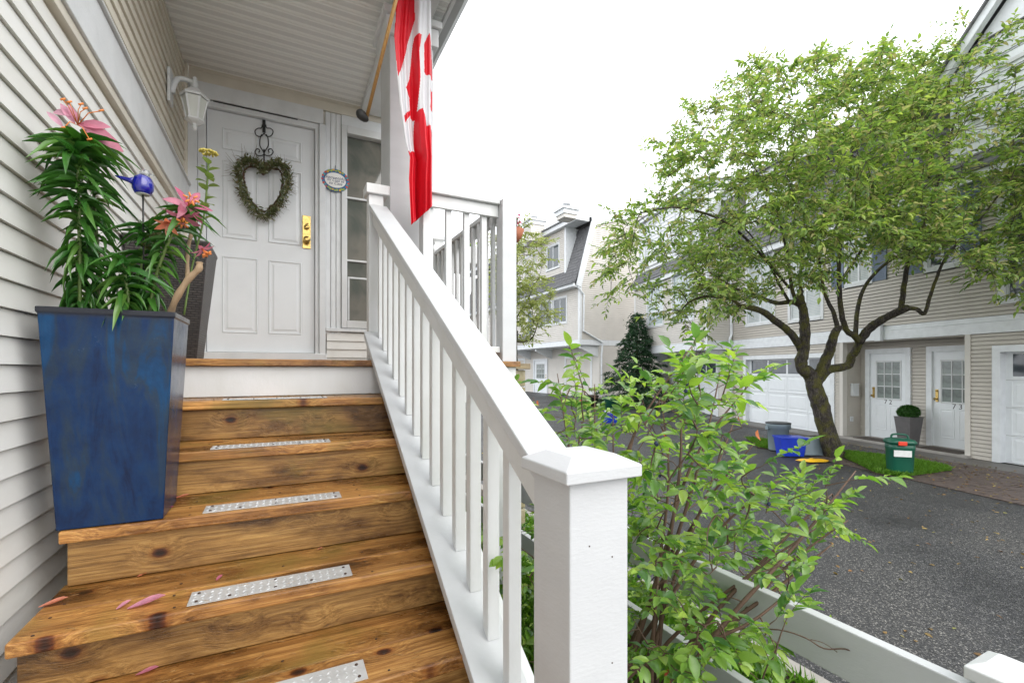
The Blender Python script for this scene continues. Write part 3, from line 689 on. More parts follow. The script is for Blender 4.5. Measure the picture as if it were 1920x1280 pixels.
# upper newel
mb = MB(); mb.box(XA+.005, 2.98, DECK, XB-.045, 3.06, DECK+1.04); up_ = part('upper_newel', mb, M['white'], rail, bevel=.003)
mb = MB(); mb.box(XA-.012, 2.955, DECK+1.04, XB-.01, 3.09, DECK+1.10); part('newel_cap', mb, M['white'], up_, bevel=.004)
ya, yb = NYb+.0, 2.979
m_ = MB()
def slope_box(m, x0, x1, y0, y1, f, th):
    return m.hexa([(x0,y0,f(y0)-th),(x1,y0,f(y0)-th),(x1,y1,f(y1)-th),(x0,y1,f(y1)-th),(x0,y0,f(y0)),(x1,y0,f(y0)),(x1,y1,f(y1)),(x0,y1,f(y1))])
slope_box(m_, XM-.064, XM+.046, ya, yb, hz, .035); part('handrail', m_, M['white_post'], rail, bevel=.004)
m_ = MB(); slope_box(m_, XM-.045, XM-.02, ya+.001, yb, lambda y: hz(y)-.037, .085); part('rail_apron', m_, M['white'], rail, bevel=.002)
m_ = MB(); slope_box(m_, XR-.005, XM+.05, ya+.001, yb, bz, .04); part('bottom_rail', m_, M['white_post'], rail, bevel=.003)
m_ = MB(); slope_box(m_, XT+.003, XT+.035, ya+.01, yb-.1, lambda y: bz(y)-.01, .3); part('skirt_board', m_, M['white'], rail, bevel=.003)
for k in range(-1, 14):
    y = 1.118+.1385*k
    if y > yb-.03 or y < ya+.01: continue
    if k == -1: y = ya+.03
    m_ = MB(); q = .019; top = lambda yy: hz(yy)-.039; bot = lambda yy: bz(yy)+.001
    m_.hexa([(XM-q,y-q,bot(y-q)),(XM+q,y-q,bot(y-q)),(XM+q,y+q,bot(y+q)),(XM-q,y+q,bot(y+q)),(XM-q,y-q,top(y-q)),(XM+q,y-q,top(y-q)),(XM+q,y+q,top(y+q)),(XM-q,y+q,top(y+q))])
    part('baluster', m_, M['white'], rail, bevel=.0025)
# ------------------------------------------------------------------ porch side railing (front run, then back along the deck's right edge)
dr = thing('porch_railing', 'white porch railing with square balusters round the deck corner beside the flag', 'railing', (1.3, 2.9, DECK))
RT = DECK+1.06
m_ = MB(); m_.box(1.33, 2.80, DECK-.0, 1.435, 2.905, RT+.03); part('corner_post', m_, M['white_post'], dr, bevel=.004)
m_ = MB(); m_.box(CX1+.002, 2.835, RT-.0, 1.42, 2.93, RT+.035) ; 
m_ = MB(); m_.box(.80, 2.83, RT, 1.328, 2.92, RT+.034); part('top_rail', m_, M['white'], dr, bevel=.004)
m_ = MB(); m_.box(.80, 2.86, RT-.08, 1.328, 2.885, RT-.002); part('rail_apron', m_, M['white'], dr, bevel=.002)
m_ = MB(); m_.box(.80, 2.83, DECK+.06, 1.328, 2.92, DECK+.10); part('bottom_rail', m_, M['white'], dr, bevel=.004)
for k in range(4):
    x = 1.235-k*.125; m_ = MB(); m_.box(x-.019, 2.888, DECK+.101, x+.019, 2.926, RT-.001); part('baluster', m_, M['white'], dr, bevel=.002)
m_ = MB(); m_.box(.796, 2.826, DECK, .842, 2.924, RT-.001); part('end_post', m_, M['white'], dr, bevel=.003)
m_ = MB(); m_.box(1.34, 2.907, RT-.002, 1.43, 4.35, RT+.032); part('top_rail', m_, M['white'], dr, bevel=.004)
m_ = MB(); m_.box(1.372, 2.907, RT-.08, 1.398, 4.35, RT-.004); part('rail_apron', m_, M['white'], dr, bevel=.002)
m_ = MB(); m_.box(1.34, 2.907, DECK+.06, 1.43, 4.35, DECK+.10); part('bottom_rail', m_, M['white'], dr, bevel=.004)
for k in range(11):
    y = 3.02+k*.125; m_ = MB(); m_.box(1.345, y-.019, DECK+.101, 1.371, y+.019, RT-.005); part('baluster', m_, M['white'], dr, bevel=.002)
m_ = MB(); m_.box(1.33, 4.352, DECK, 1.44, 4.46, RT+.03); wp = part('wall_post', m_, M['white'], dr, bevel=.003)
m_ = MB(); m_.lathe([(.075,0),(.085,.02),(.085,.05),(.06,.07),(.065,.10),(.09,.12),(.085,.15),(.03,.165)], (1.385, 4.406, RT+.031), 4, smooth=False, a0=PI/4); part('post_cap', m_, M['white'], wp)

# ------------------------------------------------------------------ wall lantern
LX = -.50; LY = 4.22; c = U(365, 200, X=-.53)
LY = c.y; LX = c.x; LZ = c.z
lan = thing('wall_lantern', 'white hexagonal porch lantern hanging from a bracket on the left wall by the door', 'lantern', (XW+.02, LY, LZ))
mb = MB(); mb.box(XW+.012, LY-.055, LZ-.02, XW+.03, LY+.055, LZ+.21); part('back_plate', mb, M['white'], lan, bevel=.006)
mb = MB(); mb.tube(smooth_path([(XW+.03,LY,LZ+.06),(XW+.06,LY,LZ+.16),(LX-.03,LY,LZ+.17),(LX,LY,LZ+.15)], 5), [.018]*15+[.014], 8)
mb.lathe([(.012,.12),(.02,.14),(.022,.16),(.012,.185),(.016,.195),(.004,.21)], (LX,LY,LZ), 10); part('bracket_arm', mb, M['white'], lan)
mb = MB(); mb.lathe([(.01,.125),(.04,.115),(.082,.075),(.09,.068),(.086,.055),(.02,.058)], (LX,LY,LZ), 6, smooth=False); part('lantern_roof', mb, M['white'], lan)
mb = MB(); rt, rb, zt, zb = .076, .046, .052, -.09
for k in range(6):
    a = 2*PI*k/6; ca, sa = math.cos(a), math.sin(a)
    mb.tube([(LX+rt*ca,LY+rt*sa,LZ+zt),(LX+rb*ca,LY+rb*sa,LZ+zb)], .0075, 4, smooth=False)
mb.lathe([(.02,-.09),(.06,-.09),(.06,-.10),(.045,-.112),(.02,-.122),(.012,-.135),(.018,-.145),(.012,-.158),(.003,-.168)], (LX,LY,LZ), 6, smooth=False)
part('lantern_cage', mb, M['white'], lan)
for k in range(6):
    a0, a1 = 2*PI*k/6+.06, 2*PI*(k+1)/6-.06; mb = MB(); q = .97
    mb.add([(LX+rt*q*math.cos(a0),LY+rt*q*math.sin(a0),LZ+zt),(LX+rt*q*math.cos(a1),LY+rt*q*math.sin(a1),LZ+zt),(LX+rb*q*math.cos(a1),LY+rb*q*math.sin(a1),LZ+zb),(LX+rb*q*math.cos(a0),LY+rb*q*math.sin(a0),LZ+zb)], [(0,1,2,3)])
    part('pane', mb, M['frost'], lan)

# ------------------------------------------------------------------ wreath hanger, wreath, sign
hx, hz1_ = D(495, 226); hz0_ = D(495, 300)[1]; YW = YD-.0
hook = thing('wreath_hanger', 'black wrought iron scroll hook over the white front door', 'hook', (hx, YD+.01, hz1_))
def dp(px, py, o): v = U(px, py, Y=YD-o); return v
def stroke(m, pts, r=.0045, n=5, o=.0): m.tube(smooth_path([dp(x, y, o) for x, y in pts], 4), r, n)
mb = MB(); a = dp(495, 232, -.02); 
mb.box(a.x-.012, YD+.012, a.z-.08, a.x+.012, YD+.02, a.z+.03); part('hook_strap', mb, M['iron'], hook)
mb = MB()
for s in (-1, 1):
    stroke(mb, [(495,250),(495+s*6,256),(495+s*14,254),(495+s*17,246),(495+s*12,241),(495+s*5,240),(495+s*3,234)])
    stroke(mb, [(495+s*4,252),(495+s*7,258),(495+s*8,272),(495+s*4,280),(495+s*0,286)])
    stroke(mb, [(495,290),(495+s*6,292),(495+s*13,291),(495+s*17,285),(495+s*13,279),(495+s*8,282),(495+s*10,286)])
stroke(mb, [(495,280),(495,300),(495,304),(498,306)], .006)
part('scrollwork', mb, M['iron'], hook)
wc = dp(493, 362, .035)
wr = thing('heart_wreath', 'heart shaped wreath of twigs and small leaves hanging on the white front door', 'wreath', (wc.x, YD-.035, wc.z))
heart_px = [(493,322),(484,308),(466,302),(452,308),(448,326),(452,350),(462,376),(478,396),(497,408),(512,398),(526,382),(536,358),(540,336),(536,318),(524,308),(508,310),(493,322)]
inner = [(x*.80+493*.20, y*.80+352*.20) for x, y in heart_px]
hp = smooth_path([dp(x, y, .035) for x, y in heart_px], 5); hi = smooth_path([dp(x, y, .03) for x, y in inner], 5)
mb = MB()
for q in range(3):
    off = [Vector((random.uniform(-.006,.006), random.uniform(-.006,.006), random.uniform(-.006,.006))) for _ in hi]; mb.tube([p+o for p, o in zip(hi, off)], .006, 5)
part('twig_ring', mb, M['stem'], wr)
mb = MB(); pos = []; dirs = []; cen = sum(hp, Vector())/len(hp)
for i in range(1700):
    p = random.choice(hp); p = p.lerp(Vector((cen.x,p.y,cen.z)), random.uniform(-.04,.14))+Vector((random.gauss(0,.012), random.uniform(-.045,.02), random.gauss(0,.012)))
    out = (p-cen); out.y = 0; out.normalize(); tang = Vector((-out.z,0,out.x))
    d = (out*random.uniform(-.2,1)+tang*random.uniform(-1,1)+Vector((0,-random.uniform(0,.7),0))).normalized(); pos.append(p); dirs.append(d)
leaf_cloud('wreath_leaves', pos, dirs, rng.uniform(.02,.05,1700), rng.uniform(.007,.017,1700), leafmat('wreath_leaf', [(.09,.13,.04),(.16,.19,.07),(.24,.25,.11),(.16,.11,.06),(.10,.15,.06),(.3,.3,.18)], .6, .2), wr)
for i in range(130):
    p = random.choice(hp); out = (p-cen); out.y = 0; out.normalize(); tang = Vector((-out.z,0,out.x))
    left = 1.5 if p.x < cen.x-.08 and p.z > cen.z else 1
    d = (out*random.uniform(.3,1)+tang*random.uniform(-1,1)+Vector((0,-random.uniform(0,.5),0))).normalized(); l = random.uniform(.05,.10)*left
    mb.tube([p, p+d*l*.5+Vector((0,0,random.uniform(-.01,.01))), p+d*l+Vector((0,0,random.uniform(-.02,.02)))], [.0016,.0013,.0008], 3)
part('loose_twigs', mb, flat('twig_brown', (.16,.11,.07), .8), wr, kind='stuff')
mb = MB()
for i in range(46):
    p = random.choice(hp)+Vector((random.gauss(0,.016), -random.uniform(.02,.035), random.gauss(0,.016))); mb.lathe([(.002,0),(.007,.003),(.008,.008),(.002,.012)], p, 6)
part('pale_buds', mb, paint('bud', (.55,.56,.4), .6), wr, kind='stuff')

sc_ = dp(629, 338, .03); 
sg = thing('welcome_sign', 'small oval ceramic sign with flower border hung between door and sidelight', 'sign', (sc_.x, YD-.03, sc_.z))
a_ = (D(655,338)[0]-D(603,338)[0])/2; b_ = (D(629,317)[1]-D(629,359)[1])/2
YS = YD-.016
def oval(m, ra, rb, y, y1, n=36):
    m.prism([(sc_.x+ra*math.cos(2*PI*k/n), y, sc_.z+rb*math.sin(2*PI*k/n)) for k in range(n)], (0, y1-y, 0))
mb = MB(); oval(mb, a_, b_, YS, YS-.012); part('sign_plaque', mb, flat('sign_rim', (.04,.12,.28), .3), sg, bevel=.002)
mb = MB(); oval(mb, a_*.76, b_*.66, YS-.0125, YS-.0135); part('sign_face', mb, flat('sign_cream', (.85,.85,.82), .3), sg)
cl = [(.03,.2,.42),(.6,.08,.04),(.7,.4,.05),(.1,.35,.4),(.45,.05,.1),(.35,.45,.08)]
cm = [flat('sign_colour_%d' % i, c, .3) for i, c in enumerate(cl)]
for k in range(34):
    an = 2*PI*k/34+.05; rr = .88+.05*(k%2); cx = sc_.x+a_*rr*math.cos(an); cz = sc_.z+b_*(rr-.04)*math.sin(an)
    top = abs(math.sin(an)) > .75
    mb = MB(); q = .011
    mb.prism([(cx+q*math.cos(2*PI*j/7)*random.uniform(.6,1.2), YS-.0125, cz+q*math.sin(2*PI*j/7)*random.uniform(.6,1.2)) for j in range(7)], (0,-.001-.0003*(k%3),0))
    part('painted_flower', mb, (cm[5] if k%3 else cm[2]) if top else cm[(0,1,3,1,0,4)[k%6]], sg)
ink = flat('sign_ink', (.01,.02,.12), .4)
for s, dz, sz in (('Bienvenidos', .024, .040), ('mi Casa es', -.003, .034), ('su Casa', -.034, .037)):
    text_part('lettering', s, sz, ink, sg, (sc_.x, YS-.0142, sc_.z+dz*.85), (1,0,0), (0,-1,0), extrude=.0004, shear=.35)
mb = MB(); mb.tube([(sc_.x, YD-.01, sc_.z+b_), (sc_.x+.002, YD-.008, sc_.z+b_+.04)], .0018, 4); part('hanging_wire', mb, M['iron'], sg)

# ------------------------------------------------------------------ flag on a wooden pole
P0 = U(687, 222, Y=3.1); P2 = U(760, -70, Y=2.55)
fl = thing('national_flag', 'red and white maple leaf flag hanging from a wooden pole by the porch column', 'flag', (CX0, 3.0, DECK+1.5))
mb = MB(); mb.tube([P0, P0.lerp(P2,.5), P2], .011, 10); part('flag_pole', mb, paint('varnished_pole', (.5,.28,.09), .4, .3, 20, .2, stretch=(6,6,1)), fl)
mb = MB(); ax = (P2-P0).normalized(); 
cpts = [U(673,207,Y=3.1), U(677,215,Y=3.1), U(684,221,Y=3.1), U(689,221,Y=3.1)]
mb.tube(smooth_path(cpts, 3), [.018,.024,.029,.031,.031,.029,.027,.025,.022,.018][:len(smooth_path(cpts,3))], 12); part('pole_bracket', mb, M['black'], fl)
YF = 2.80
redpoly = [
 [(744,-80),(782,-80),(779,0),(779,36),(765,80),(757,115),(744,150),(736,80),(740,40)],
 [(778,69),(789,69),(784,100),(786,150),(781,222),(771,220),(769,180),(761,165),(769,145),(776,81)],
 [(793,86),(804,65),(809,82),(816,148),(793,141)],
 [(805,168),(816,168),(816,206),(804,204),(809,186)],
 [(755,220),(771,203),(771,213),(758,232)],
 [(781,210),(790,208),(797,240),(809,241),(816,254),(820,430),(760,440),(755,330),(758,292),(778,282),(780,213)]]
NU, NV = 110, 330
def left(y): 
    pts = [(-80,742),(0,742),(75,737),(130,741),(200,747),(270,757),(300,765),(340,763),(380,765),(425,768)]
    for (a,b),(c,d) in zip(pts,pts[1:]):
        if a <= y <= c: return b+(d-b)*(y-a)/(c-a)
    return 768
def right(y): return 808+5*min(1,max(0,(y+20)/160))
def bottom(u): # y of lower edge for u 0..1
    return [425,419,413,408,403,398,390,374][min(7,int(u*7))]*(1-(u*7)%1)+[425,419,413,408,403,398,390,374,372][min(8,int(u*7)+1)]*((u*7)%1)
vs = []; cpx = []
for j in range(NV+1):
    for i in range(NU+1):
        u = i/NU; v = j/NV; yb_ = bottom(min(u,.9999)); py = -60+(yb_+60)*v; px = left(py)+(right(py)-left(py))*u
        fold = .036*math.sin(u*9.5+.8*math.sin(v*2.2)+.4)+.016*math.sin(u*21+v*3)+.008*math.sin(u*40+v*9)
        fold *= .55+.7*v*(1-.35*v)
        if u > .42 and v > .55: fold += .03*math.sin((u-.42)/.58*PI)*min(1,(v-.55)*5)
        # bottom corner rolls up into a pocket
        base = U(px, py, Y=YF); p = base+Vector((0, -fold, 0))
        vs.append(p); cpx.append((px, py))
fm = MB(); fs = [(j*(NU+1)+i, j*(NU+1)+i+1, (j+1)*(NU+1)+i+1, (j+1)*(NU+1)+i) for j in range(NV) for i in range(NU)]
fm.add(vs, fs, True)
mi = []
for f in fs:
    x = sum(cpx[k][0] for k in f)/4; y = sum(cpx[k][1] for k in f)/4; mi.append(1 if any(in_poly(x, y, pl_) for pl_ in redpoly) else 0)
fm.mi = mi
def cloth(name, col):
    m, t, b = newmat(name); b.inputs['Base Color'].default_value = (*col,1); b.inputs['Roughness'].default_value = .45
    tr = N(t, 'ShaderNodeBsdfTranslucent'); tr.inputs[0].default_value = (*[min(1,c*1.2) for c in col],1); ms = N(t, 'ShaderNodeMixShader'); ms.inputs[0].default_value = .35
    nz = N(t, 'ShaderNodeTexNoise'); nz.inputs['Scale'].default_value = 12; nz.inputs['Detail'].default_value = 4; bp = N(t, 'ShaderNodeBump'); bp.inputs['Strength'].default_value = .5; bp.inputs['Distance'].default_value = .02
    tc = N(t, 'ShaderNodeTexCoord'); mp = N(t, 'ShaderNodeMapping'); mp.inputs['Scale'].default_value = (2.5,1,.35); L(t, tc.outputs['Object'], mp.inputs[0]); L(t, mp.outputs[0], nz.inputs[0]); L(t, nz.outputs[0], bp.inputs['Height']); L(t, bp.outputs[0], b.inputs['Normal'])
    L(t, b.outputs[0], ms.inputs[1]); L(t, tr.outputs[0], ms.inputs[2]); L(t, ms.outputs[0], t.nodes['Material Output'].inputs[0]); return m
fo = part('flag_cloth', fm, [cloth('flag_white', (.76,.76,.78)), cloth('flag_red', (.72,.012,.03))], fl)
so_ = fo.modifiers.new('thick', 'SOLIDIFY'); so_.thickness = .0015

# ------------------------------------------------------------------ blue glazed planter
def tapered(cx, cy, z0, z1, b, tp, wall=.014):
    """square pot, half sizes b (base) and tp (rim)"""
    m = MB(); R = lambda hx_, hy_, z: [(cx-hx_,cy-hy_,z),(cx+hx_,cy-hy_,z),(cx+hx_,cy+hy_,z),(cx-hx_,cy+hy_,z)]
    vs = R(*b, z0); n = 8
    for k in range(1, n+1):
        f = k/n; vs += R(b[0]+(tp[0]-b[0])*f, b[1]+(tp[1]-b[1])*f, z0+(z1-.02-z0)*f)
    vs += R(tp[0]+.004, tp[1]+.004, z1-.016)+R(tp[0]+.004, tp[1]+.004, z1)+R(tp[0]-wall, tp[1]-wall, z1)+R(tp[0]-wall-.008, tp[1]-wall-.008, z1-.06)
    m.add(vs, [(3,2,1,0)]+[(4*j+i, 4*j+(i+1)%4, 4*j+4+(i+1)%4, 4*j+4+i) for j in range(n+3) for i in range(4)]+[tuple(range(4*(n+3),4*(n+3)+4))]); return m
T3 = DECK-.538; PY0 = 1.835
bpl = thing('blue_planter', 'tall square cobalt glazed planter standing on the third stair against the wall', 'planter', (-.455, 1.93, T3))
PC = (-.467, PY0+.112); Z1 = T3+.668
pb = part('planter_body', tapered(PC[0], PC[1], T3+.003, Z1, (.130,.105), (.163,.13)), M['glaze'], bpl, bevel=.006)
mb = MB(); mb.box(PC[0]-.138, PC[1]-.11, Z1-.075, PC[0]+.138, PC[1]+.11, Z1-.03); part('potting_soil', mb, M['soil'], bpl)
# ------------------------------------------------------------------ wicker planter on the deck
wpl = thing('wicker_planter', 'tall dark brown woven wicker planter on the deck behind the blue planter', 'planter', (-.5, 3.0, DECK))
part('woven_body', tapered(-.50, 2.99, DECK, DECK+.60, (.115,.12), (.172,.18), .02), M['wicker'], wpl, bevel=.004)
mb = MB(); mb.box(-.65, 2.84, DECK+.5, -.35, 3.14, DECK+.54); part('potting_soil', mb, M['soil'], wpl)
# ------------------------------------------------------------------ lilies
def lily(name, label, base, top, path, nleaf, ll, flowers, bushy=.0, group='pink lilies in the blue planter'):
    t = thing(name, label, 'lily', base, group=group)
    pts = smooth_path(path, 5); mb = MB(); mb.tube(pts, [.006*(1-.5*i/len(pts)) for i in range(len(pts))], 7); part('stalk', mb, M['greenstem'], t)
    pos = []; dirs = []; LL = []
    for i in range(nleaf):
        f = (i+.5)/nleaf; p = pts[min(len(pts)-1, int(f*(len(pts)-1)))]; q = pts[min(len(pts)-1, int(f*(len(pts)-1))+1)]; fr = f*(len(pts)-1)%1
        a = i*2.4+random.uniform(-.8,.8); lift = random.uniform(-.3,.2)+ (-.9*(1-f/.5) if f < .5 else .55*(f-.4))
        pos.append(p.lerp(q, fr)); dirs.append(Vector((math.cos(a), math.sin(a), lift+.1))); LL.append(ll*(.8+.35*f)*random.uniform(.75,1.2))
    LL = np.array(LL); leaf_cloud('leaves', pos, dirs, LL, LL*.21*rng.uniform(.8,1.25,nleaf), M['leaf_lily'], t, ('lance',.62,.28), .35, singles=nleaf)
    for fp, fd, sz, mat in flowers: lily_flower(t, Vector(fp), Vector(fd), sz, mat)
    return t
def lily_flower(t, c, d, sz, mat, n=6, drop=()):
    op = 3.2 if mat == M['petal_orange'] else .75
    d = d.normalized(); s = d.orthogonal().normalized(); u = d.cross(s)
    V, F = leaf_template('petal', .55, .12)
    for k in range(n):
        if k in drop: continue
        a = 2*PI*k/n+.3; out = s*math.cos(a)+u*math.sin(a); ax = (d*op+out).normalized(); side = ax.cross(d).normalized(); nn = side.cross(ax)
        if nn.dot(d) < 0: nn = -nn
        mb = MB(); wd = .42 if k%2 else .3
        vv = [c+side*(v[0]*sz*wd)+ax*(v[1]*sz)+nn*(v[2]*sz) for v in V]; mb.add(vv, F, True); part('petal', mb, mat, t)
    for k in range(6 if op < 2 else 0):
        a = 2*PI*k/6; out = s*math.cos(a)+u*math.sin(a); e = c+(d*1+out*.35)*sz*.75; mb = MB(); mb.tube([c, c+(d+out*.15)*sz*.4, e], .0013, 4); mb.tube([e-out*.007, e+out*.007], .003, 5); part('stamen', mb, M['anther'], t)
def pt(px, py, y): return U(px, py, Y=y)
zb = Z1-.03
lily('lily_plant', 'tallest lily with drooping leaves and pale pink blooms at the planter\'s left', (pt(150,575,1.93).x,1.93,zb), None,
     [pt(150,580,1.93), pt(150,500,1.92), pt(148,400,1.9), pt(146,320,1.88), pt(146,262,1.87)], 150, .098,
     [])
tl = bpy.data.objects['lily_plant']
V, F = leaf_template('petal', .5, .15)
for (x0,y0,x1,y1,mat) in [(140,232,118,196,'petal_pale'),(146,232,132,200,'petal_pale'),(148,232,215,262,'petal'),(118,238,95,212,'petal_pale'),(100,212,128,206,'petal_pale'),(150,234,190,228,'petal')]:
    a = pt(x0,y0,1.86); b = pt(x1,y1,1.83); ax = b-a; ln = ax.length; ax.normalize(); side = ax.cross(Vector((.2,-1,.1))).normalized(); nn = side.cross(ax); mb = MB()
    mb.add([a+side*(v[0]*ln*.42)+ax*(v[1]*ln)+nn*(v[2]*ln) for v in V], F, True); part('petal', mb, M[mat], tl)
for (x,y) in [(118,187),(130,192),(152,196),(160,204),(190,208),(168,262),(120,240)]:
    mb = MB(); a = pt(146,235,1.86); b = pt(x,y,1.82); mb.tube([a,a.lerp(b,.5)+Vector((0,-.01,.01)),b], .0014, 4); mb.tube([b-Vector((.006,0,.002)),b+Vector((.006,0,.004))], .003, 5); part('stamen', mb, M['anther'], tl)
lily('lily_plant', 'second lily stalk close behind the tallest one with dark drooping leaves and no bloom', (pt(185,578,1.98).x,1.98,zb), None,
     [pt(180,580,1.98), pt(185,500,1.98), pt(178,400,1.98), pt(172,300,1.97), pt(166,262,1.95)], 100, .09, [])
lily('lily_plant', 'lily at the planter\'s right with deep pink open bloom beside an orange bud', (pt(285,585,1.88).x,1.88,zb), None,
     [pt(280,590,1.9), pt(292,520,1.9), pt(318,450,1.88), pt(345,408,1.86), pt(352,392,1.85)], 60, .082,
     [(pt(352,388,1.85), (.35,-.9,.35), .062, M['petal']), (pt(318,415,1.86), (-.1,-.5,-.6), .045, M['petal_orange']), (pt(342,405,1.85), (.1,-.6,-.8), .05, M['petal']), (pt(378,465,1.84), (.6,-.2,-.8), .035, M['petal'])])
lily('lily_plant', 'low leafy lily shoots filling the middle of the blue planter', (pt(235,585,1.86).x,1.86,zb), None,
     [pt(235,592,1.86), pt(240,560,1.86), pt(236,525,1.86), pt(232,490,1.86)], 60, .085, [])
lily('lily_plant', 'bushy dark green lily in front of the wicker planter without open bloom', (pt(262,590,1.92).x,1.92,zb), None,
     [pt(262,592,1.92), pt(262,540,1.93), pt(270,470,1.93), pt(280,425,1.93)], 80, .09, [])
# sedum
sd = thing('sedum_plant', 'slender succulent stem with a flat yellow flower head beside the door frame', 'plant', tuple(pt(350,585,2.0)))
sp = [pt(345,590,2.0), pt(360,500,2.0), pt(380,420,1.98), pt(388,350,1.96), pt(391,300,1.95)]
mb = MB(); mb.tube(smooth_path(sp,4), .0035, 6); part('stalk', mb, M['greenstem'], sd)
pos = []; dirs = []
for i in range(16):
    f = .55+.42*i/16; p = smooth_path(sp,8)[int(f*32)]; a = i*2.4; pos.append(p); dirs.append((math.cos(a),math.sin(a),.5))
leaf_cloud('leaves', pos, dirs, .042, .03, leafmat('sedum_leaf', [(.12,.2,.04),(.2,.26,.07)], .45, .3), sd, ('ovate',.2,.2), .2, singles=16)
mb = MB()
for i in range(60):
    a = random.uniform(0,6.3); r = math.sqrt(random.random())*.028; c = pt(391,292,1.95)+Vector((r*math.cos(a),r*math.sin(a),.012-r*.2)); mb.lathe([(.002,0),(.0045,.004),(.002,.008)], c, 5)
part('flower_head', mb, M['yellow'], sd, kind='stuff')
# driftwood
dw = thing('driftwood_branch', 'gnarled pale driftwood branch sticking out of the blue planter', 'branch', tuple(pt(325,590,1.84)))
mb = MB(); pp = smooth_path([pt(318,592,1.86), pt(330,560,1.82), pt(352,525,1.80), pt(372,505,1.79), pt(374,492,1.79)], 5); mb.tube(pp, [.010+.0012*math.sin(i*1.3) for i in range(len(pp))], 9)
pp = smooth_path([pt(352,525,1.9), pt(352,470,1.96), pt(363,425,1.98), pt(372,400,1.98)], 5); mb.tube(pp, [.0065+.001*math.sin(i*1.7) for i in range(len(pp))], 8); part('gnarled_limb', mb, M['driftwood'], dw)
# glass bird
gb = thing('glass_bird_stake', 'cobalt blue glass bird ornament on a thin metal stake', 'garden ornament', tuple(pt(272,480,1.9)))
mb = MB(); mb.tube([pt(270,560,1.93), pt(268,361,1.9)], .0028, 6); part('stake', mb, M['iron'], gb)
bc = pt(268,345,1.9); mb = MB()
mb.lathe([(.004,-.034),(.022,-.033),(.029,-.018),(.030,0),(.024,.018),(.012,.029),(.002,.032)], bc, 20); bd = part('bird_body', mb, M['cobalt'], gb)
mb = MB(); q = [bc+Vector((-.018,.0,.004)), bc+Vector((-.035,0,.006)), bc+Vector((-.055,0,.010)), bc+Vector((-.072,0,.014))]; mb.tube(q, [.017,.008,.006,.0015], 10); part('tail', mb, M['cobalt'], gb)
mb = MB(); hc = bc+Vector((.006,-.004,.034)); mb.lathe([(.003,-.012),(.012,-.008),(.014,0),(.011,.009),(.002,.014)], hc, 16); mb.tube([hc+Vector((.012,0,0)), hc+Vector((.026,0,-.002))], [.004,.001], 6); part('head', mb, M['clear'], gb)
mb = MB(); mb.lathe([(.018,-.036),(.020,-.034),(.018,-.031)], bc, 16); part('collar', mb, M['alu'], gb)
# ------------------------------------------------------------------ fallen petals and leaves on the stairs
def fallen(px, py, k, ang, ln, mat, label, frac=.0):
    z = DECK-ZK[k]+.005; p = U(px, py, Z=z); V, F = leaf_template('petal', -.18, .25); a = Vector((math.cos(ang), math.sin(ang), 0)); s = Vector((-a.y, a.x, 0)); mb = MB()
    mb.add([p+a*((v[1]-.5)*ln)+s*(v[0]*ln*.42)+Vector((0,0,v[2]*ln+.0)) for v in V], F, True)
    mn = min(v[2] for v in mb.v); mb.v = [(x,y,zz-mn+z-.003) for x,y,zz in mb.v]
    o = part('petal', mb, mat, None, label=label, cat='petal', group='lily petals fallen on the stairs')
fallen(275,1131,4,.15,.085,M['petal_pale'],'large pale pink petal lying flat on the fourth stair')
fallen(232,1133,4,.9,.04,M['petal_pale'],'small folded pink petal just left of the large pale one')
fallen(411,1082,4,1.1,.03,M['petal'],'small upright magenta petal at the corner of a grip plate')
fallen(312,953,3,.2,.04,M['petal'],'pink petal at the foot of the blue planter')
fallen(276,1258,5,.0,.05,M['petal'],'magenta petal on the lowest visible stair')
fallen(100,1130,4,.2,.06,M['petal_orange'],'shrivelled reddish petal at the far left end of the fourth stair')
fallen(340,931,3,.1,.05,M['petal_orange'],'shrivelled tan petal beside the planter near the riser')
fallen(270,1075,4,.5,.035,M['petal_orange'],'brownish curled petal at the back of the fourth stair')
fallen(600,1027,4,.2,.02,M['petal_orange'],'tiny reddish petal scrap near the back of the fourth stair')

pos = []; dirs = []
mb = MB()
for i in range(260):
    k = random.randint(1, 6); z = DECK-ZK[k]+.004; x = random.uniform(SX0, .46); y = NY0-RUN*k+random.choice([random.uniform(.01,.3), random.uniform(.2,.32)])*.98
    if y > NY0-RUN*(k-1)+.02: continue
    a_ = random.uniform(-.6,.6)+(PI if random.random() < .5 else 0); l = random.uniform(.006,.03)
    mb.tube([(x,y,z),(x+l*.5*math.cos(a_),y+l*.5*math.sin(a_),z+.001),(x+l*math.cos(a_),y+l*math.sin(a_)+random.gauss(0,.002),z)], .0008, 3)
part('stair_debris', mb, flat('dry_needle', (.3,.18,.07), .8), None, kind='stuff', label='dry needles and bits of twig scattered over the stair treads', cat='debris')
# ================================================================== GROUND
def gz(x, y): # ground rises a little towards the far end of the lane
    return max(0.0, min(.30, (y-9)*.022))
mb = MB(); xs = [-60,-20,-8,0,2.30,3,4,6,8,10,12,14,17,20,30,60,300]; ys = [-60,-10,0,2,4,6,8,9,11,13,15,17,19,21,23,26,40,80,400]
mb.add([(x,y,gz(x,y)-.0) for y in ys for x in xs], [(j*len(xs)+i, j*len(xs)+i+1, (j+1)*len(xs)+i+1, (j+1)*len(xs)+i) for j in range(len(ys)-1) for i in range(len(xs)-1)], True)
struct('road', mb, M['asphalt'])
GL = .25
mb = MB(); mb.box(-.55, -2, -.05, 2.2, 4.6, GL-.004); struct('garden_bed', mb, M['soil'])
mb = MB(); mb.box(2.202, -2, -.05, 2.33, 12, GL-.02); struct('kerb', mb, M['concrete'], bevel=.01)
mb = MB(); mb.box(XW, 4.9, -.05, 2.2, 12, GL-.004); struct('side_lawn', mb, M['soil'])
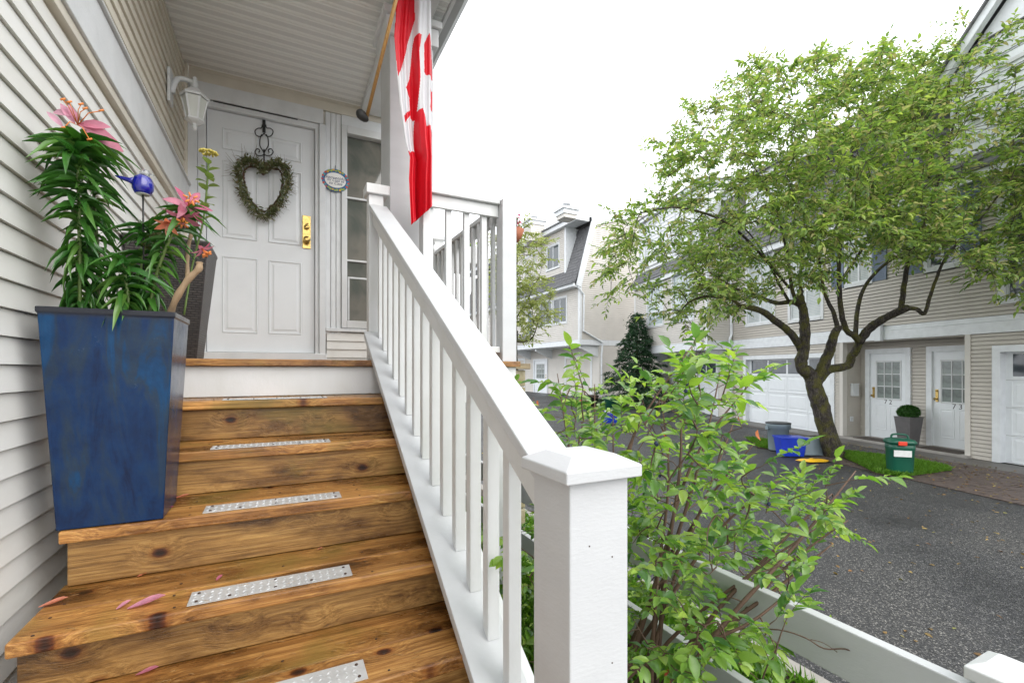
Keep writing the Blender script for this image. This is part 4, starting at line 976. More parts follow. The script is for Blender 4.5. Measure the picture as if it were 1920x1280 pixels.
def grass(name, n, fn, label, h=(.04,.09)):
    pos = []; 
    while len(pos) < n:
        p = fn()
        if p is not None: pos.append(p)
    d = np.stack([rng.normal(0,.45,n), rng.normal(0,.45,n), np.ones(n)], 1)
    return leaf_cloud(name, pos, d, rng.uniform(*h, n), rng.uniform(.003,.006,n), M['grass'], None, ('blade',.35,.3), 1.5)
def fnl():
    return (random.uniform(.75,2.19), random.uniform(.2,4.8), GL-.005)
g = grass('lawn_grass', 26000, fnl, ''); tag(g, 'bright green grass growing under the white board fence', 'grass')
# ------------------------------------------------------------------ low board fence
XF = 1.55
fence = thing('board_fence', 'low white fence of two wide boards running beside the lane', 'fence', (XF, 2, GL))
for zt, h in ((.915,.155), (.545,.14)):
    for (y0, y1) in ((.50, 2.02), (2.024, 4.6)):
        m_ = MB(); m_.box(XF-.02, y0, zt-h, XF+.018, y1, zt-(.0 if y0 < 2 else .001)); part('fence_board', m_, M['white_post'], fence, bevel=.004)
pc = U(1862, 1250, Z=.99)
for (y) in (.515, 4.6):
    m_ = MB(); m_.box(XF-.005, y-.105, GL-.1, XF+.10, y, .93); fp_ = part('fence_post', m_, M['white'], fence, bevel=.004)
    m_ = MB(); vs = []
    for (i, z) in ((.018,.931),(.018,.962),(-.014,.98)): vs += [(XF-.005-i,y-.105-i,z),(XF+.10+i,y-.105-i,z),(XF+.10+i,y+i,z),(XF-.005-i,y+i,z)]
    m_.add(vs, [(3,2,1,0),(8,9,10,11)]+[(4*j+i, 4*j+(i+1)%4, 4*j+4+(i+1)%4, 4*j+4+i) for j in range(2) for i in range(4)]); part('post_cap', m_, M['white'], fp_, bevel=.003)
# stone pillar at the deck's far corner
sp_ = U(952, 690, t=4.2)
pil = thing('stone_pillar', 'short mossy stone pillar with a weathered wooden cap behind the porch corner post', 'pillar', (sp_.x, sp_.y, 0))
px_, py_ = sp_.x, sp_.y
z = 0; r = 0
while z < 1.62:
    h = .155
    for q in (0, 1):
        w1 = .13 if (r+q) % 2 else .11
        a0, a1 = (px_-.12, px_-.12+w1) if q == 0 else (px_-.12+(.24-(.13 if (r+1)%2 else .11)), px_+.12)
        if q == 0: a1 = a0+w1
        m_ = MB(); m_.box(a0, py_-.12, z+.002, a1-.004*(1-q), py_+.12, z+h-.006); part('stone_block', m_, M['stone'], pil, bevel=.012)
        if q == 0: sx_ = a1
    z += h; r += 1
m_ = MB(); m_.box(px_-.15, py_-.16, z, px_+.15, py_+.16, z+.05); part('wooden_cap', m_, M['oldwood'], pil, bevel=.006)
# flower basket hung outside the porch rail
fb = U(960, 425, Y=3.0); fb.x = 1.515
bk = thing('flower_basket', 'terracotta basket of pink flowers hanging behind the porch corner post', 'flower pot', tuple(fb))
mb = MB(); mb.lathe([(.03,-.09),(.055,-.06),(.075,0),(.07,0)], (fb.x, fb.y, fb.z-.02), 16); hk = MB(); hk.tube([(1.40, fb.y, RT+.036), (1.445, fb.y, RT+.036), (1.445, fb.y, fb.z-.05), (1.48, fb.y, fb.z-.07)], .004, 6); part('rail_hook', hk, M['iron'], bk); part('clay_bowl', mb, flat('terracotta', (.35,.12,.06), .7), bk)
pos = [(fb.x+random.gauss(0,.03), fb.y+random.gauss(0,.03), fb.z+random.uniform(-.02,.07)) for _ in range(90)]
leaf_cloud('blossoms', pos, rng.normal(0,1,(90,3))+[0,0,.8], .022, .02, M['petal'], bk, ('petal',.3,.2))
leaf_cloud('leaves', pos, rng.normal(0,1,(90,3))+[0,0,-.2], .03, .018, M['leaf_shrub'], bk, ('ovate',.3,.2))
fb2 = U(862, 436, Y=4.02); fb2.x = 1.50
bk2 = thing('flower_box', 'trough of small pink flowers hooked outside the porch side rail, seen between the balusters', 'flower box', (fb2.x, fb2.y, RT-.2))
mb = MB(); mb.box(1.437, fb2.y-.24, RT-.19, 1.575, fb2.y+.24, RT-.04); part('trough', mb, M['white'], bk2, bevel=.01)
for q in (-.15, .15):
    mb = MB(); mb.tube([(1.40, fb2.y+q, RT+.036), (1.446, fb2.y+q, RT+.036), (1.446, fb2.y+q, RT-.03)], .004, 6); part('rail_hook', mb, M['iron'], bk2)
pos = [(fb2.x+random.gauss(0,.035), fb2.y+random.uniform(-.22,.2), RT-.04+random.uniform(0,.075)) for _ in range(170)]
leaf_cloud('leaves', pos, rng.normal(0,1,(170,3)), .04, .025, M['leaf_shrub'], bk2, ('ovate',.3,.2)); leaf_cloud('blossoms', pos[:40], rng.normal(0,1,(40,3))+[0,0,1], .03, .025, M['petal'], bk2, ('petal',.3,.2))

# ================================================================== generic window / door builders on a Wall
def window(Wl, a0, a1, z0, z1, parent, nx=2, casing=.09, o=.0, glassm='glass', rail_at=None, sub='window', depth=.03, muntin=.022, blinds=False):
    m = MB()
    m.wbox(Wl, a0-casing, a0, z0-casing, z1+casing, o-.06, o+depth); m.wbox(Wl, a1, a1+casing, z0-casing, z1+casing, o-.06, o+depth)
    m.wbox(Wl, a0+.001, a1-.001, z1, z1+casing, o-.06, o+depth); m.wbox(Wl, a0+.001, a1-.001, z0-casing, z0, o-.06, o+depth+.012)
    f = part(sub, m, M['white'], parent)
    w = (a1-a0)/nx
    zsplit = [z0]+([rail_at] if rail_at else [])+[z1]
    for i in range(nx):
        for j in range(len(zsplit)-1):
            m = MB(); m.wbox(Wl, a0+i*w+muntin/2, a0+(i+1)*w-muntin/2, zsplit[j]+.012, zsplit[j+1]-.012, o-.03, o-.022); part('pane', m, M[glassm], f)
    m = MB()
    for i in range(1, nx): m.wbox(Wl, a0+i*w-muntin, a0+i*w+muntin, z0, z1, o-.05, o-.004)
    for zz in zsplit[1:-1]: m.wbox(Wl, a0+.002, a1-.002, zz-muntin, zz+muntin, o-.05, o-.008)
    m.wbox(Wl, a0, a0+.03, z0, z1, o-.05, o-.006); m.wbox(Wl, a1-.03, a1, z0, z1, o-.05, o-.006); m.wbox(Wl, a0+.031, a1-.031, z1-.03, z1, o-.05, o-.006); m.wbox(Wl, a0+.031, a1-.031, z0, z0+.03, o-.05, o-.006)
    part('sash', m, M['trimwhite'], f)
    if blinds:
        m = MB(); z = z0+.04
        while z < z1-.03: m.wbox(Wl, a0+.04, a1-.04, z, z+.018, o-.0215, o-.0165); z += .042
        part('blind_slats', m, flat('blind', (.55,.56,.54), .6) if 'blind' not in bpy.data.materials else bpy.data.materials['blind'], f, kind='stuff')
    return f
def garage(Wl, a0, a1, z0, z1, parent, nx=4, nz=4, o=-.1):
    m = MB(); cs = .12
    m.wbox(Wl, a0-cs, a0, z0, z1+cs, o-.05, .04); m.wbox(Wl, a1, a1+cs, z0, z1+cs, o-.05, .04); m.wbox(Wl, a0+.001, a1-.001, z1, z1+cs, o-.05, .04)
    part('garage_frame', m, M['trimwhite'], parent)
    m = MB(); m.wbox(Wl, a0, a1, z0, z1, o-.04, o); g = part('garage_door', m, M['doorwhite'], parent)
    ex = .07; w = (a1-a0-2*ex)/nx; h = (z1-z0)/nz
    for i in range(nx):
        for j in range(nz):
            b0, b1, c0, c1 = a0+ex+i*w+.035, a0+ex+(i+1)*w-.035, z0+j*h+.045, z0+(j+1)*h-.035
            m = MB()
            if j == nz-1: m.wbox(Wl, b0, b1, c0+.02, c1, o-.0, o+.004); part('pane', m, M['glass_dark'], g)
            else:
                P = Wl.p; rg = lambda q, oo: [P(b0+q,c0+q,oo),P(b1-q,c0+q,oo),P(b1-q,c1-q,oo),P(b0+q,c1-q,oo)]
                m.add(rg(-.03,o+.001)+rg(-.02,o+.008)+rg(0,o+.002)+rg(.03,o+.002)+rg(.06,o+.008), [(4*a+i_, 4*a+(i_+1)%4, 4*a+4+(i_+1)%4, 4*a+4+i_) for a in range(4) for i_ in range(4)]+[(16,17,18,19)]); part('door_panel', m, M['doorwhite'], g)
    m = MB()
    for j in range(1, nz): m.wbox(Wl, a0+.004, a1-.004, z0+j*h-.006, z0+j*h, o, o+.003)
    part('panel_joint', m, M['gutter'] if False else flat('joint', (.3,.3,.3)), g)
    return g
def door9(Wl, a0, a1, z0, z1, parent, o=0, number=None, handle=-1):
    m = MB(); cs = .11
    m.wbox(Wl, a0-cs, a0, z0, z1+cs, o-.05, o+.05); m.wbox(Wl, a1, a1+cs, z0, z1+cs, o-.05, o+.05); m.wbox(Wl, a0+.001, a1-.001, z1, z1+cs, o-.05, o+.05); part('door_casing', m, M['trimwhite'], parent)
    m = MB(); m.wbox(Wl, a0, a1, z0+.01, z1, o-.04, o+.005); d = part('entry_door', m, M['doorwhite'], parent)
    w = a1-a0; h = z1-z0; g0, g1, y0, y1 = a0+.19*w, a0+.83*w, z0+.47*h, z0+.90*h
    m = MB(); e = .025
    m.wbox(Wl, g0-e, g0, y0-e, y1+e, o, o+.018); m.wbox(Wl, g1, g1+e, y0-e, y1+e, o, o+.018); m.wbox(Wl, g0, g1, y1, y1+e, o, o+.018); m.wbox(Wl, g0, g1, y0-e, y0, o, o+.018)
    for i in (1,2): m.wbox(Wl, g0+(g1-g0)*i/3-.009, g0+(g1-g0)*i/3+.009, y0, y1, o, o+.016); m.wbox(Wl, g0, g1, y0+(y1-y0)*i/3-.009, y0+(y1-y0)*i/3+.009, o, o+.0155)
    part('glazing_frame', m, M['white'], d)
    for i in range(3):
        for j in range(3):
            m = MB(); m.wbox(Wl, g0+(g1-g0)*i/3+.01, g0+(g1-g0)*(i+1)/3-.01, y0+(y1-y0)*j/3+.01, y0+(y1-y0)*(j+1)/3-.01, o+.005, o+.009); part('pane', m, M['glass_door'], d)
    for (b0, b1) in ((a0+.14*w, a0+.46*w), (a0+.54*w, a0+.86*w)):
        c0, c1 = z0+.10*h, z0+.40*h; m = MB(); P = Wl.p; rg = lambda q, oo: [P(b0+q,c0+q,oo),P(b1-q,c0+q,oo),P(b1-q,c1-q,oo),P(b0+q,c1-q,oo)]
        m.add(rg(0,o+.0055)+rg(.01,o+.014)+rg(.03,o+.006)+rg(.05,o+.012), [(4*a+i_, 4*a+(i_+1)%4, 4*a+4+(i_+1)%4, 4*a+4+i_) for a in range(3) for i_ in range(4)]+[(12,13,14,15)]); part('door_panel', m, M['doorwhite'], d)
    if number: text_part('door_number', number, .15, M['digit'], d, Wl.p((a0+a1)/2+ (.01 if number=='7 3' else 0)+.0, z0+.43*h, o+.0065), Wl.a, Wl.n, extrude=.002)
    ha = a0+.08 if handle < 0 else a1-.08
    m = MB(); m.wbox(Wl, ha-.025, ha+.025, z0+.47*h, z0+.60*h, o+.005, o+.02); m.tube([Wl.p(ha, z0+.5*h, o+.02), Wl.p(ha, z0+.5*h, o+.07)], [.012,.028], 10); m.tube([Wl.p(ha, z0+.585*h, o+.02), Wl.p(ha, z0+.585*h, o+.04)], .018, 10)
    part('door_handle', m, M['brass'], d)
    m = MB(); m.wbox(Wl, a0-.02, a1+.02, z0-.03, z0+.008, o-.04, o+.09); part('sill', m, M['concrete'], parent)
    return d
def siding_block(Wl, a0, a1, z0, z1, parent, mat, holes=(), e=.0765, clip=None, back=-.17):
    m = MB()
    for s0, s1, za, h in courses(a0, a1, z0, z1, e, holes, clip): sidemesh(m, Wl, s0, s1, za, h, .006, .022, .009, .035)
    return part('siding', m, mat, parent, kind='stuff')

# ================================================================== MIDDLE TOWNHOUSES (row with doors 72 and 73)
sc1 = 1.70/1.67
cR, cF = 8.60*sc1, 8.75*sc1
O = Vector((SN*cF+CS*cR, CS*cF-SN*cR, 0))
ANG = YAW-math.radians(11)           # heading of the facade away from us, clockwise from +Y
sdir = Vector((math.sin(ANG), math.cos(ANG), 0)); inw = Vector((math.cos(ANG), -math.sin(ANG), 0))
def FU(px, py, d=0.0):
    """photo pixel -> (a, z) on the facade plane pushed in by d; a = -s"""
    r = ray(px, py); o = O+inw*d; E = Vector((0,0,0))
    k = (o-E).dot(inw)/Vector((r.x,r.y,0)).dot(inw)
    p = Vector((r.x*k, r.y*k, 0)); return -(p-o).dot(sdir), EYE+r.z*k
mid = thing('townhouse_row', 'tan sided townhouse row with garages and white doors 72 and 73 behind the street tree', 'building', tuple(O), -math.atan2(inw.x, -inw.y)+PI, local=True)
mid.rotation_euler.z = math.atan2(inw.y, inw.x)-PI/2
# local frame: x = a (towards us along the facade), y = inward, z = up
FW = Wall((0,0,0), (1,0,0), (0,-1,0))
aL = FU(1372, 700)[0]         # bay's inner end
aR = 5.2
REC = .50
aD0 = FU(1582, 800)[0]; aD1 = FU(1811, 800)[0]   # entry recess
bb = FU(1815, 627)[1]; bt = FU(1815, 597)[1]; EAVE = 5.35
print('mid: a', aL, aD0, aD1, 'band', bb, bt)
g72a0 = FU(1400, 700)[0]; g72a1 = FU(1543, 700)[0]+.25; gtop = FU(1480, 672)[1]
g73a0 = FU(1886, 700, .1)[0]; g73a1 = g73a0+2.5
gz_ = lambda a: .0
def wz(px0, py0, px1, py1, d=0): a0, z0 = FU(px0, py0, d); a1, z1 = FU(px1, py1, d); return a0, a1, z0, z1
wins = []
w1 = (FU(1402,520)[0], FU(1450,520)[0], FU(1402,608)[1], FU(1402,492)[1]+.2)
w2 = (FU(1483,520)[0], FU(1540,520)[0], FU(1483,600)[1], w1[3])
w3 = (FU(1590,500)[0], FU(1630,500)[0], FU(1600,531)[1], w1[3])
w4 = (FU(1741,500)[0], FU(1793,500)[0], FU(1741,503)[1], w1[3])
w5 = (FU(1888,500)[0], FU(1888,500)[0]+1.5, FU(1888,556)[1], w1[3])
print(w1, w2, w3, w4, w5)
holes_up = [(w[0]-.08, w[1]+.08, w[2]-.08, w[3]+.08) for w in (w1,w2,w3,w4,w5)]
mb = MB(); mb.box(aL-.0, .17, 0, aD0, 4, EAVE); mb.box(aD1, .17, 0, aR, 4, EAVE); mb.box(aD0-.0, REC+.17, 0, aD1, 4, EAVE); mb.box(aD0, .17, bb+.02, aD1, REC+.16, EAVE)
mb.box(aL-5.6, .12, 0, aL, 4, EAVE); part('wall_core', mb, M['vinyl_mid'], mid)
siding_block(FW, aL+.02, aR, bt+.01, EAVE-.1, mid, M['vinyl_mid'], holes_up)
mb = MB(); mb.wbox(FW, aL+.02, aR, bb, (bb+bt)/2+.05, -.17, .035); mb.wbox(FW, aL+.02, aR, (bb+bt)/2+.055, bt, -.17, .02); part('belt_course', mb, M['trimwhite'], mid)
siding_block(FW, aL+.02, aD0-.01, .02, bb-.003, mid, M['vinyl_mid'], [(g72a0-.1, g72a1+.1, -1, gtop+.1)])
siding_block(FW, aD1+.09, aR, .02, bb-.003, mid, M['vinyl_mid'], [(g73a0-.1, g73a1+.1, -1, gtop+.1)])
garage(FW, g72a0, g72a1, .02, gtop, mid); garage(FW, g73a0, g73a1, .02, gtop, mid)
mb = MB(); mb.wbox(FW, aD0-.09, aD0, .0, bb-.002, -.1, .03); part('corner_trim', mb, M['vinyl_far'], mid); mb = MB(); mb.wbox(FW, aD1, aD1+.09, .0, bb-.002, -.1, .03); part('corner_trim', mb, M['vinyl_far'], mid)
SWl = Wall((aD0,0,0), (0,1,0), (1,0,0)); siding_block(SWl, .1, REC, .02, bb-.003, mid, M['vinyl_mid'])
SWr = Wall((aD1,0,0), (0,1,0), (-1,0,0)); siding_block(SWr, .1, REC, .02, bb-.003, mid, M['vinyl_mid'])
RWl = Wall((0,REC,0), (1,0,0), (0,-1,0))
d72a = FU(1633, 750, REC)[0]; d72b = d72a+.86; d73a = FU(1750, 750, REC)[0]; d73b = d73a+.90
siding_block(RWl, aD0, aD1, .06, bb-.003, mid, M['vinyl_mid'], [(d72a-.1,d72b+.1,-1,2.14),(d73a-.1,d73b+.1,-1,2.14)])
door9(RWl, d72a, d72b, .07, 2.09, mid, 0, '7 2'); door9(RWl, d73a, d73b, .07, 2.09, mid, 0, '7 3')
mb = MB(); mb.box(aD0, .0, bb-.02, aD1, REC, bb-.004); part('entry_ceiling', mb, M['vinyl_mid'], mid)
mb = MB(); mb.box(aD0-.1, -.12, .0, aD1+.1, REC+.1, .06); part('entry_slab', mb, M['concrete'], mid, bevel=.01)
mb = MB(); a, z = FU(1653, 610); mb.wbox(FW, a-.07, a+.07, bb-.02, bt+.02, .036, .12); mb.wbox(FW, a-.09, a+.09, bt+.02, bt+.05, .036, .15); part('bracket_corbel', mb, M['trimwhite'], mid)
# mailbox, outlet (inside the recess's left wall)
mbx = thing('wall_mailbox', 'small white mailbox on the siding left of door 72', 'mailbox', mid.location)
def msub(o): o.parent = None
ma = (.5)
def to_world(v): return mid.matrix_basis @ Vector(v)
bpy.context.view_layer.update()
def wthing(name, label, cat, loc, **k): 
    wl = Matrix.Rotation(mid.rotation_euler.z, 4, 'Z') @ Vector(loc) + Vector(O)
    return thing(name, label, cat, tuple(wl), mid.rotation_euler.z, local=True, **k)
bpy.data.objects.remove(mbx)
def boxthing(name, label, cat, loc, boxes, bev=.004):
    t = wthing(name, label, cat, loc)
    for nm, b, m in boxes: mb = MB(); mb.box(*b); part(nm, mb, M[m], t, bevel=bev)
    return t
boxthing('wall_mailbox', 'small white mailbox on the siding just left of door 72', 'mailbox', (aD0+.015, .27, 1.05), [('box', (0,-.09,0,.07,.09,.28), 'white'), ('lid', (-.0,-.095,.282,.078,.095,.31), 'white')])
boxthing('outdoor_outlet', 'small white outdoor outlet low on the siding left of door 72', 'outlet', (aD0+.015, .2, .42), [('cover', (0,-.04,0,.03,.04,.12), 'white'), ('flap', (.031,-.02,.03,.036,.02,.09), 'alu')])
window(FW, *w1[:2], *w1[2:], mid, 2, blinds=True, rail_at=None, glassm='glass_pale'); window(FW, *w2, mid, 2, blinds=True, rail_at=w2[2]+.75, glassm='glass_pale')
window(FW, *w3, mid, 2, blinds=True, glassm='glass_pale'); window(FW, *w4, mid, 2, glassm='glass'); window(FW, *w5, mid, 2, rail_at=w5[2]+.55, glassm='glass', casing=.13)
def shutter(a0, a1, z0, z1):
    m = MB(); m.wbox(FW, a0, a1, z0, z1, .014, .03); s = part('shutter', m, M['shutter'], mid); z = z0+.05
    m = MB(); 
    while z < z1-.05: m.wbox(FW, a0+.05, a1-.05, z, z+.022, .031, .042); z += .045
    m.wbox(FW, a0, a0+.045, z0, z1, .031, .045); m.wbox(FW, a1-.045, a1, z0, z1, .031, .045)
    part('louvres', m, M['shutter'], s, kind='stuff')
for w in (w3, w4):
    shutter(w[0]-.095-.34, w[0]-.095, w[2]-.06, w[3]+.06); shutter(w[1]+.095, w[1]+.095+.34, w[2]-.06, w[3]+.06)
# downspout
mb = MB(); mb.tube([(aL+.07,-.07,.15),(aL+.07,-.07,bb-.15),(aL+.07,-.12,bb+.0),(aL+.07,-.12,bt+.05),(aL+.07,-.06,bt+.2),(aL+.07,-.06,EAVE)], .045, 8, smooth=False); part('downspout', mb, M['trimwhite'], mid)
# bay over garage 71
BD = .92; aB0 = aL-5.35; BW = Wall((0,-BD,0), (1,0,0), (0,-1,0))
bw_ = []
def BU(px, py): return FU(px, py, -BD)
b1 = (BU(1215,560)[0], BU(1243,560)[0], BU(1215,612)[1], BU(1215,550)[1]+.35)
b2 = (BU(1262,560)[0], BU(1300,560)[0], b1[2], b1[3])
siding_block(BW, aB0, aL-.05, bt, EAVE-.12, mid, M['vinyl_far'], [(b1[0]-.08,b1[1]+.08,b1[2]-.08,b1[3]+.08),(b2[0]-.08,b2[1]+.08,b2[2]-.08,b2[3]+.08)])
mb = MB(); mb.box(aB0+.0, -BD+.17, bb+.02, aL-.17, .12, EAVE); part('bay_core', mb, M['vinyl_far'], mid)
BS = Wall((aL,-BD,0), (0,1,0), (1,0,0)); siding_block(BS, .05, BD, bt, EAVE-.12, mid, M['vinyl_far'])
mb = MB(); mb.box(aB0-.02, -BD-.03, bb, aL+.03, .0, bt-.09); mb.box(aB0-.01, -BD-.01, bt-.085, aL+.01, .0, bt); part('bay_belt', mb, M['trimwhite'], mid)
mb = MB(); mb.box(aL-.06, -BD-.02, bt+.001, aL+.018, -BD+.06, EAVE-.12); mb.box(aB0-.018, -BD-.02, bt+.001, aB0+.06, -BD+.06, EAVE-.12); part('corner_trim', mb, M['trimwhite'], mid)
window(BW, *b1, mid, 2, rail_at=b1[2]+.55, glassm='glass_pale'); window(BW, *b2, mid, 2, rail_at=b1[2]+.55, glassm='glass_pale')
g71a0 = FU(1262,740)[0]; g71a1 = FU(1344,740)[0]
siding_block(FW, FU(1234,740)[0], aL-.0, .02, bb-.003, mid, M['vinyl_far'], [(g71a0-.1,g71a1+.1,-1,gtop+.0)])
garage(FW, g71a0, g71a1, .05, gtop-.05, mid)
for a in (aL-.25, FU(1250,700)[0]):
    mb = MB(); mb.prism([(a,-.0,bb-.02),(a,-BD+.1,bb-.02),(a,-BD+.1,bb-.12),(a,-.0,bb-.5)], (.12,0,0)); part('bay_bracket', mb, M['trimwhite'], mid)
# garage lantern of 71
gl = wthing('garage_lantern', 'white wall lantern right of the far garage door under the bay', 'lantern', (FU(1357,700)[0], -.03, FU(1357,690)[1]))
mb = MB(); mb.box(-.05,0,-.02,.05,.03,.2); part('back_plate', mb, M['white'], gl); mb = MB(); mb.lathe([(.05,-.12),(.09,.06),(.11,.07),(.03,.15),(.01,.19)], (0,-.14,0), 6, smooth=False); mb.tube([(0,0,.12),(0,-.14,.17)], .015, 5); part('lantern_head', mb, M['frost'], gl)
# eaves and roof
def roof_plane(P4, name='roof_slope', course=.14):
    """shingled slope from eave corners (0,1) up to (3,2), in lapped courses"""
    a, b, c, d = [Vector(p) for p in P4]; n = max(2, int((d-a).length/course)); up = ((d-a)).normalized(); nrm = (b-a).cross(d-a).normalized()
    if nrm.z < 0: nrm = -nrm
    m = MB()
    for k in range(n):
        f0, f1 = k/n, (k+1.12)/n; f1 = min(1, f1)
        L0, R0, L1, R1 = a.lerp(d, f0), b.lerp(c, f0), a.lerp(d, f1), b.lerp(c, f1); ln = (R0-L0).length; nt_ = max(1, int(ln/.33)); off = random.random()
        cuts = [0]+[min(1, max(0, (i+off+random.uniform(-.15,.15))/nt_)) for i in range(nt_)]+[1]
        for u0, u1 in zip(cuts, cuts[1:]):
            if u1-u0 < .002: continue
            t = nrm*(.012+random.choice((0,.006,.009))); q0, q1 = L0.lerp(R0,u0+.0008), L0.lerp(R0,u1-.0008); r0, r1 = L1.lerp(R1,u0+.0008), L1.lerp(R1,u1-.0008)
            m.add([q0+t,q1+t,r1,r0,q0,q1], [(0,1,2,3),(4,5,1,0)])
    m.add([a-nrm*.004,b-nrm*.004,c-nrm*.004,d-nrm*.004], [(0,1,2,3)])
    return m
mb = MB(); mb.wbox(FW, aL+.0, aR, EAVE-.12, EAVE+.06, -.2, .16); part('eave_fascia', mb, M['trimwhite'], mid)
mb = MB(); mb.wbox(BW, aB0-.1, aL+.12, EAVE-.12, EAVE+.06, -.5, .12); part('eave_fascia', mb, M['trimwhite'], mid)
mb = MB(); mb.wbox(FW, aL+.13, aR, EAVE+.062, EAVE+.13, .02, .22); mb.wbox(BW, aB0-.15, aL+.14, EAVE+.062, EAVE+.13, .0, .18); part('gutter', mb, M['gutter'], mid)
MT = 7.75
part('mansard_slope', roof_plane([(aL-.2,-.18,EAVE+.1),(aR,-.18,EAVE+.1),(aR,.75,MT),(aL-.2,.75,MT)]), M['shingle'], mid, kind='stuff')
part('mansard_slope', roof_plane([(aB0-.1,-BD-.1,EAVE+.1),(aL+.1,-BD-.1,EAVE+.1),(aL+.1,.1,MT),(aB0-.1,.1,MT)]), M['shingle'], mid, kind='stuff')
mb = MB(); mb.prism([(aL+.09,-BD-.05,EAVE+.06),(aL+.09,2,EAVE+.06),(aL+.09,2,MT-.02),(aL+.09,.12,MT-.02)], (-.05,0,0)); part('bay_cheek', mb, M['vinyl_far'], mid); mb = MB(); mb.prism([(aB0-.09,-BD-.05,EAVE+.06),(aB0-.09,2,EAVE+.06),(aB0-.09,2,MT-.02),(aB0-.09,.12,MT-.02)], (.05,0,0)); part('bay_cheek', mb, M['vinyl_far'], mid)
part('upper_slope', roof_plane([(aB0-.2,-.1,MT+.02),(aR,-.1,MT+.02),(aR,4,MT+1.3),(aB0-.2,4,MT+1.3)], course=.2), M['shingle'], mid, kind='stuff')
mb = MB(); mb.box(aB0-.2, .0, MT-.2, aR, .78, MT-.0); part('upper_fascia', mb, M['trimwhite'], mid)
mb = MB(); mb.box(aB0, .9, EAVE, aR, 4, MT-.01); part('attic_core', mb, M['vinyl_mid'], mid)
def dormer(a0, a1, y, z0, z1, peak=0, wn=1):
    Wd = Wall((0,y,0), (1,0,0), (0,-1,0)); m = MB(); c = (a0+a1)/2
    m.box(a0, y+.17, z0, a1, 1.6, z1); part('dormer_core', m, M['trimwhite'], mid)
    siding_block(Wd, a0, a1, z0, z1-.02, mid, M['trimwhite'], e=.15); 
    
    for q0, q1 in ((a0-.06,a0+.08),(a1-.08,a1+.06)): m = MB(); m.wbox(Wd, q0, q1, z0, z1, -.1, .03); part('dormer_trim', m, M['trimwhite'], mid)
    w = (a1-a0)/wn
    for i in range(wn): window(Wd, a0+i*w+w*.25, a0+i*w+w*.75, z0+.5, z1-.28, mid, 2, glassm='glass_pale', casing=.07, o=.02)
    if peak:
        m = MB(); m.prism([(a0-.05,y-.0,z1),(a1+.05,y-.0,z1),(c,y-.0,z1+peak)], (0,1.8,0)); part('gable', m, M['trimwhite'], mid)
        for s in (-1, 1):
            e = a0-.3 if s < 0 else a1+.3; e2 = Vector((e,0,z1-.3*peak/((a1-a0)/2))); k = Vector((c,0,z1+peak)); up = Vector((0,0,.2))
            m = MB(); m.prism([Vector((e2.x,y-.22,e2.z)),Vector((k.x,y-.22,k.z)),Vector((k.x,y-.22,k.z+.2)),Vector((e2.x,y-.22,e2.z+.2))], (0,.12,0)); part('rake_board', m, M['trimwhite'], mid)
            m = MB(); m.prism([Vector((e2.x,y-.28,e2.z+.2)),Vector((k.x,y-.28,k.z+.2)),Vector((k.x,y-.28,k.z+.25)),Vector((e2.x,y-.28,e2.z+.25))], (0,3.4,0)); part('dormer_roof', m, M['shingle'], mid)
        m = MB(); m.wbox(Wd, c-.2, c+.2, z1+.25*peak, z1+.55*peak, .02, .04); z = z1+.28*peak
        part('gable_vent', m, M['trimwhite'], mid); m = MB()
        while z < z1+.52*peak: m.wbox(Wd, c-.17, c+.17, z, z+.03, .041, .055); z += .06
        part('vent_louvres', m, M['greygutter'], mid)
    else:
        m = MB(); m.box(a0-.15, y-.15, z1, a1+.15, 1.8, z1+.12); part('dormer_roof', m, M['trimwhite'], mid); m = MB(); m.box(a0-.18, y-.18, z1+.121, a1+.18, 1.8, z1+.17); part('dormer_cap', m, M['gutter'], mid)
gA = FU(1768,150)[0]; print('gable start', gA, FU(1765,100), FU(1880,0), FU(1207,400,-BD), FU(1320,330,-BD))
dormer(aB0+.15, aL-.4, -BD+.15, EAVE+.3, MT+.35, .0, 2)
dormer(FU(1395,300)[0], FU(1480,300)[0], .15, EAVE+.5, MT+.0, 0, 1)
dormer(gA+.25, gA+3.1, -.05, EAVE+.35, MT-.35, 1.5, 1)
# ================================================================== ground detail in front of the row
def wstruct(name, mb, m, kind='structure', **k):
    o = part(name, mb, m, None, kind=kind, **k); R_ = Matrix.Rotation(mid.rotation_euler.z, 4, 'Z'); o.location = R_ @ o.location + Vector(O)
    o.rotation_euler.z = mid.rotation_euler.z; return o
mb = MB(); mb.box(aL-.2, -.75, -.05, aR, -.0, .012); mb.box(aD0-.1,-.0,-.05,aD1+.1,.3,.012); wstruct('walkway', mb, M['walk'])
mb = MB(); mb.box(g73a0-1.2, -2.9, -.05, aR+1, -.75, .006); drv = wstruct('driveway', mb, M['soil'])
def pavers(a0, a1, y0, y1, z):
    m = MB(); y = y0; r = 0
    while y < y1:
        a = a0-(.1 if r%2 else 0)
        while a < a1:
            l, rr = max(a,a0), min(a+.195,a1)
            if rr-l > .02: h = z+random.uniform(-.003,.002); m.add([(l,y,h),(rr,y,h),(rr,y+.092,h),(l,y+.092,h),(l,y,h-.02),(rr,y,h-.02)], [(0,1,2,3),(4,5,1,0)])
            a += .2
        y += .098; r += 1
    return m
pb_ = pavers(g73a0-1.2, aR+1, -2.9, -.76, .016); o = wstruct('driveway_pavers', pb_, M['paver'], kind='stuff')
mb = MB(); mb.box(aL-5.3, -2.2, -.05, g72a0-.2, -.75, .03); wstruct('driveway_far', mb, M['paver'])
mb = MB(); mb.box(aL-5.3, -.75, -.05, g72a1+.1, -.0, .055); wstruct('garage_apron', mb, M['walk'])
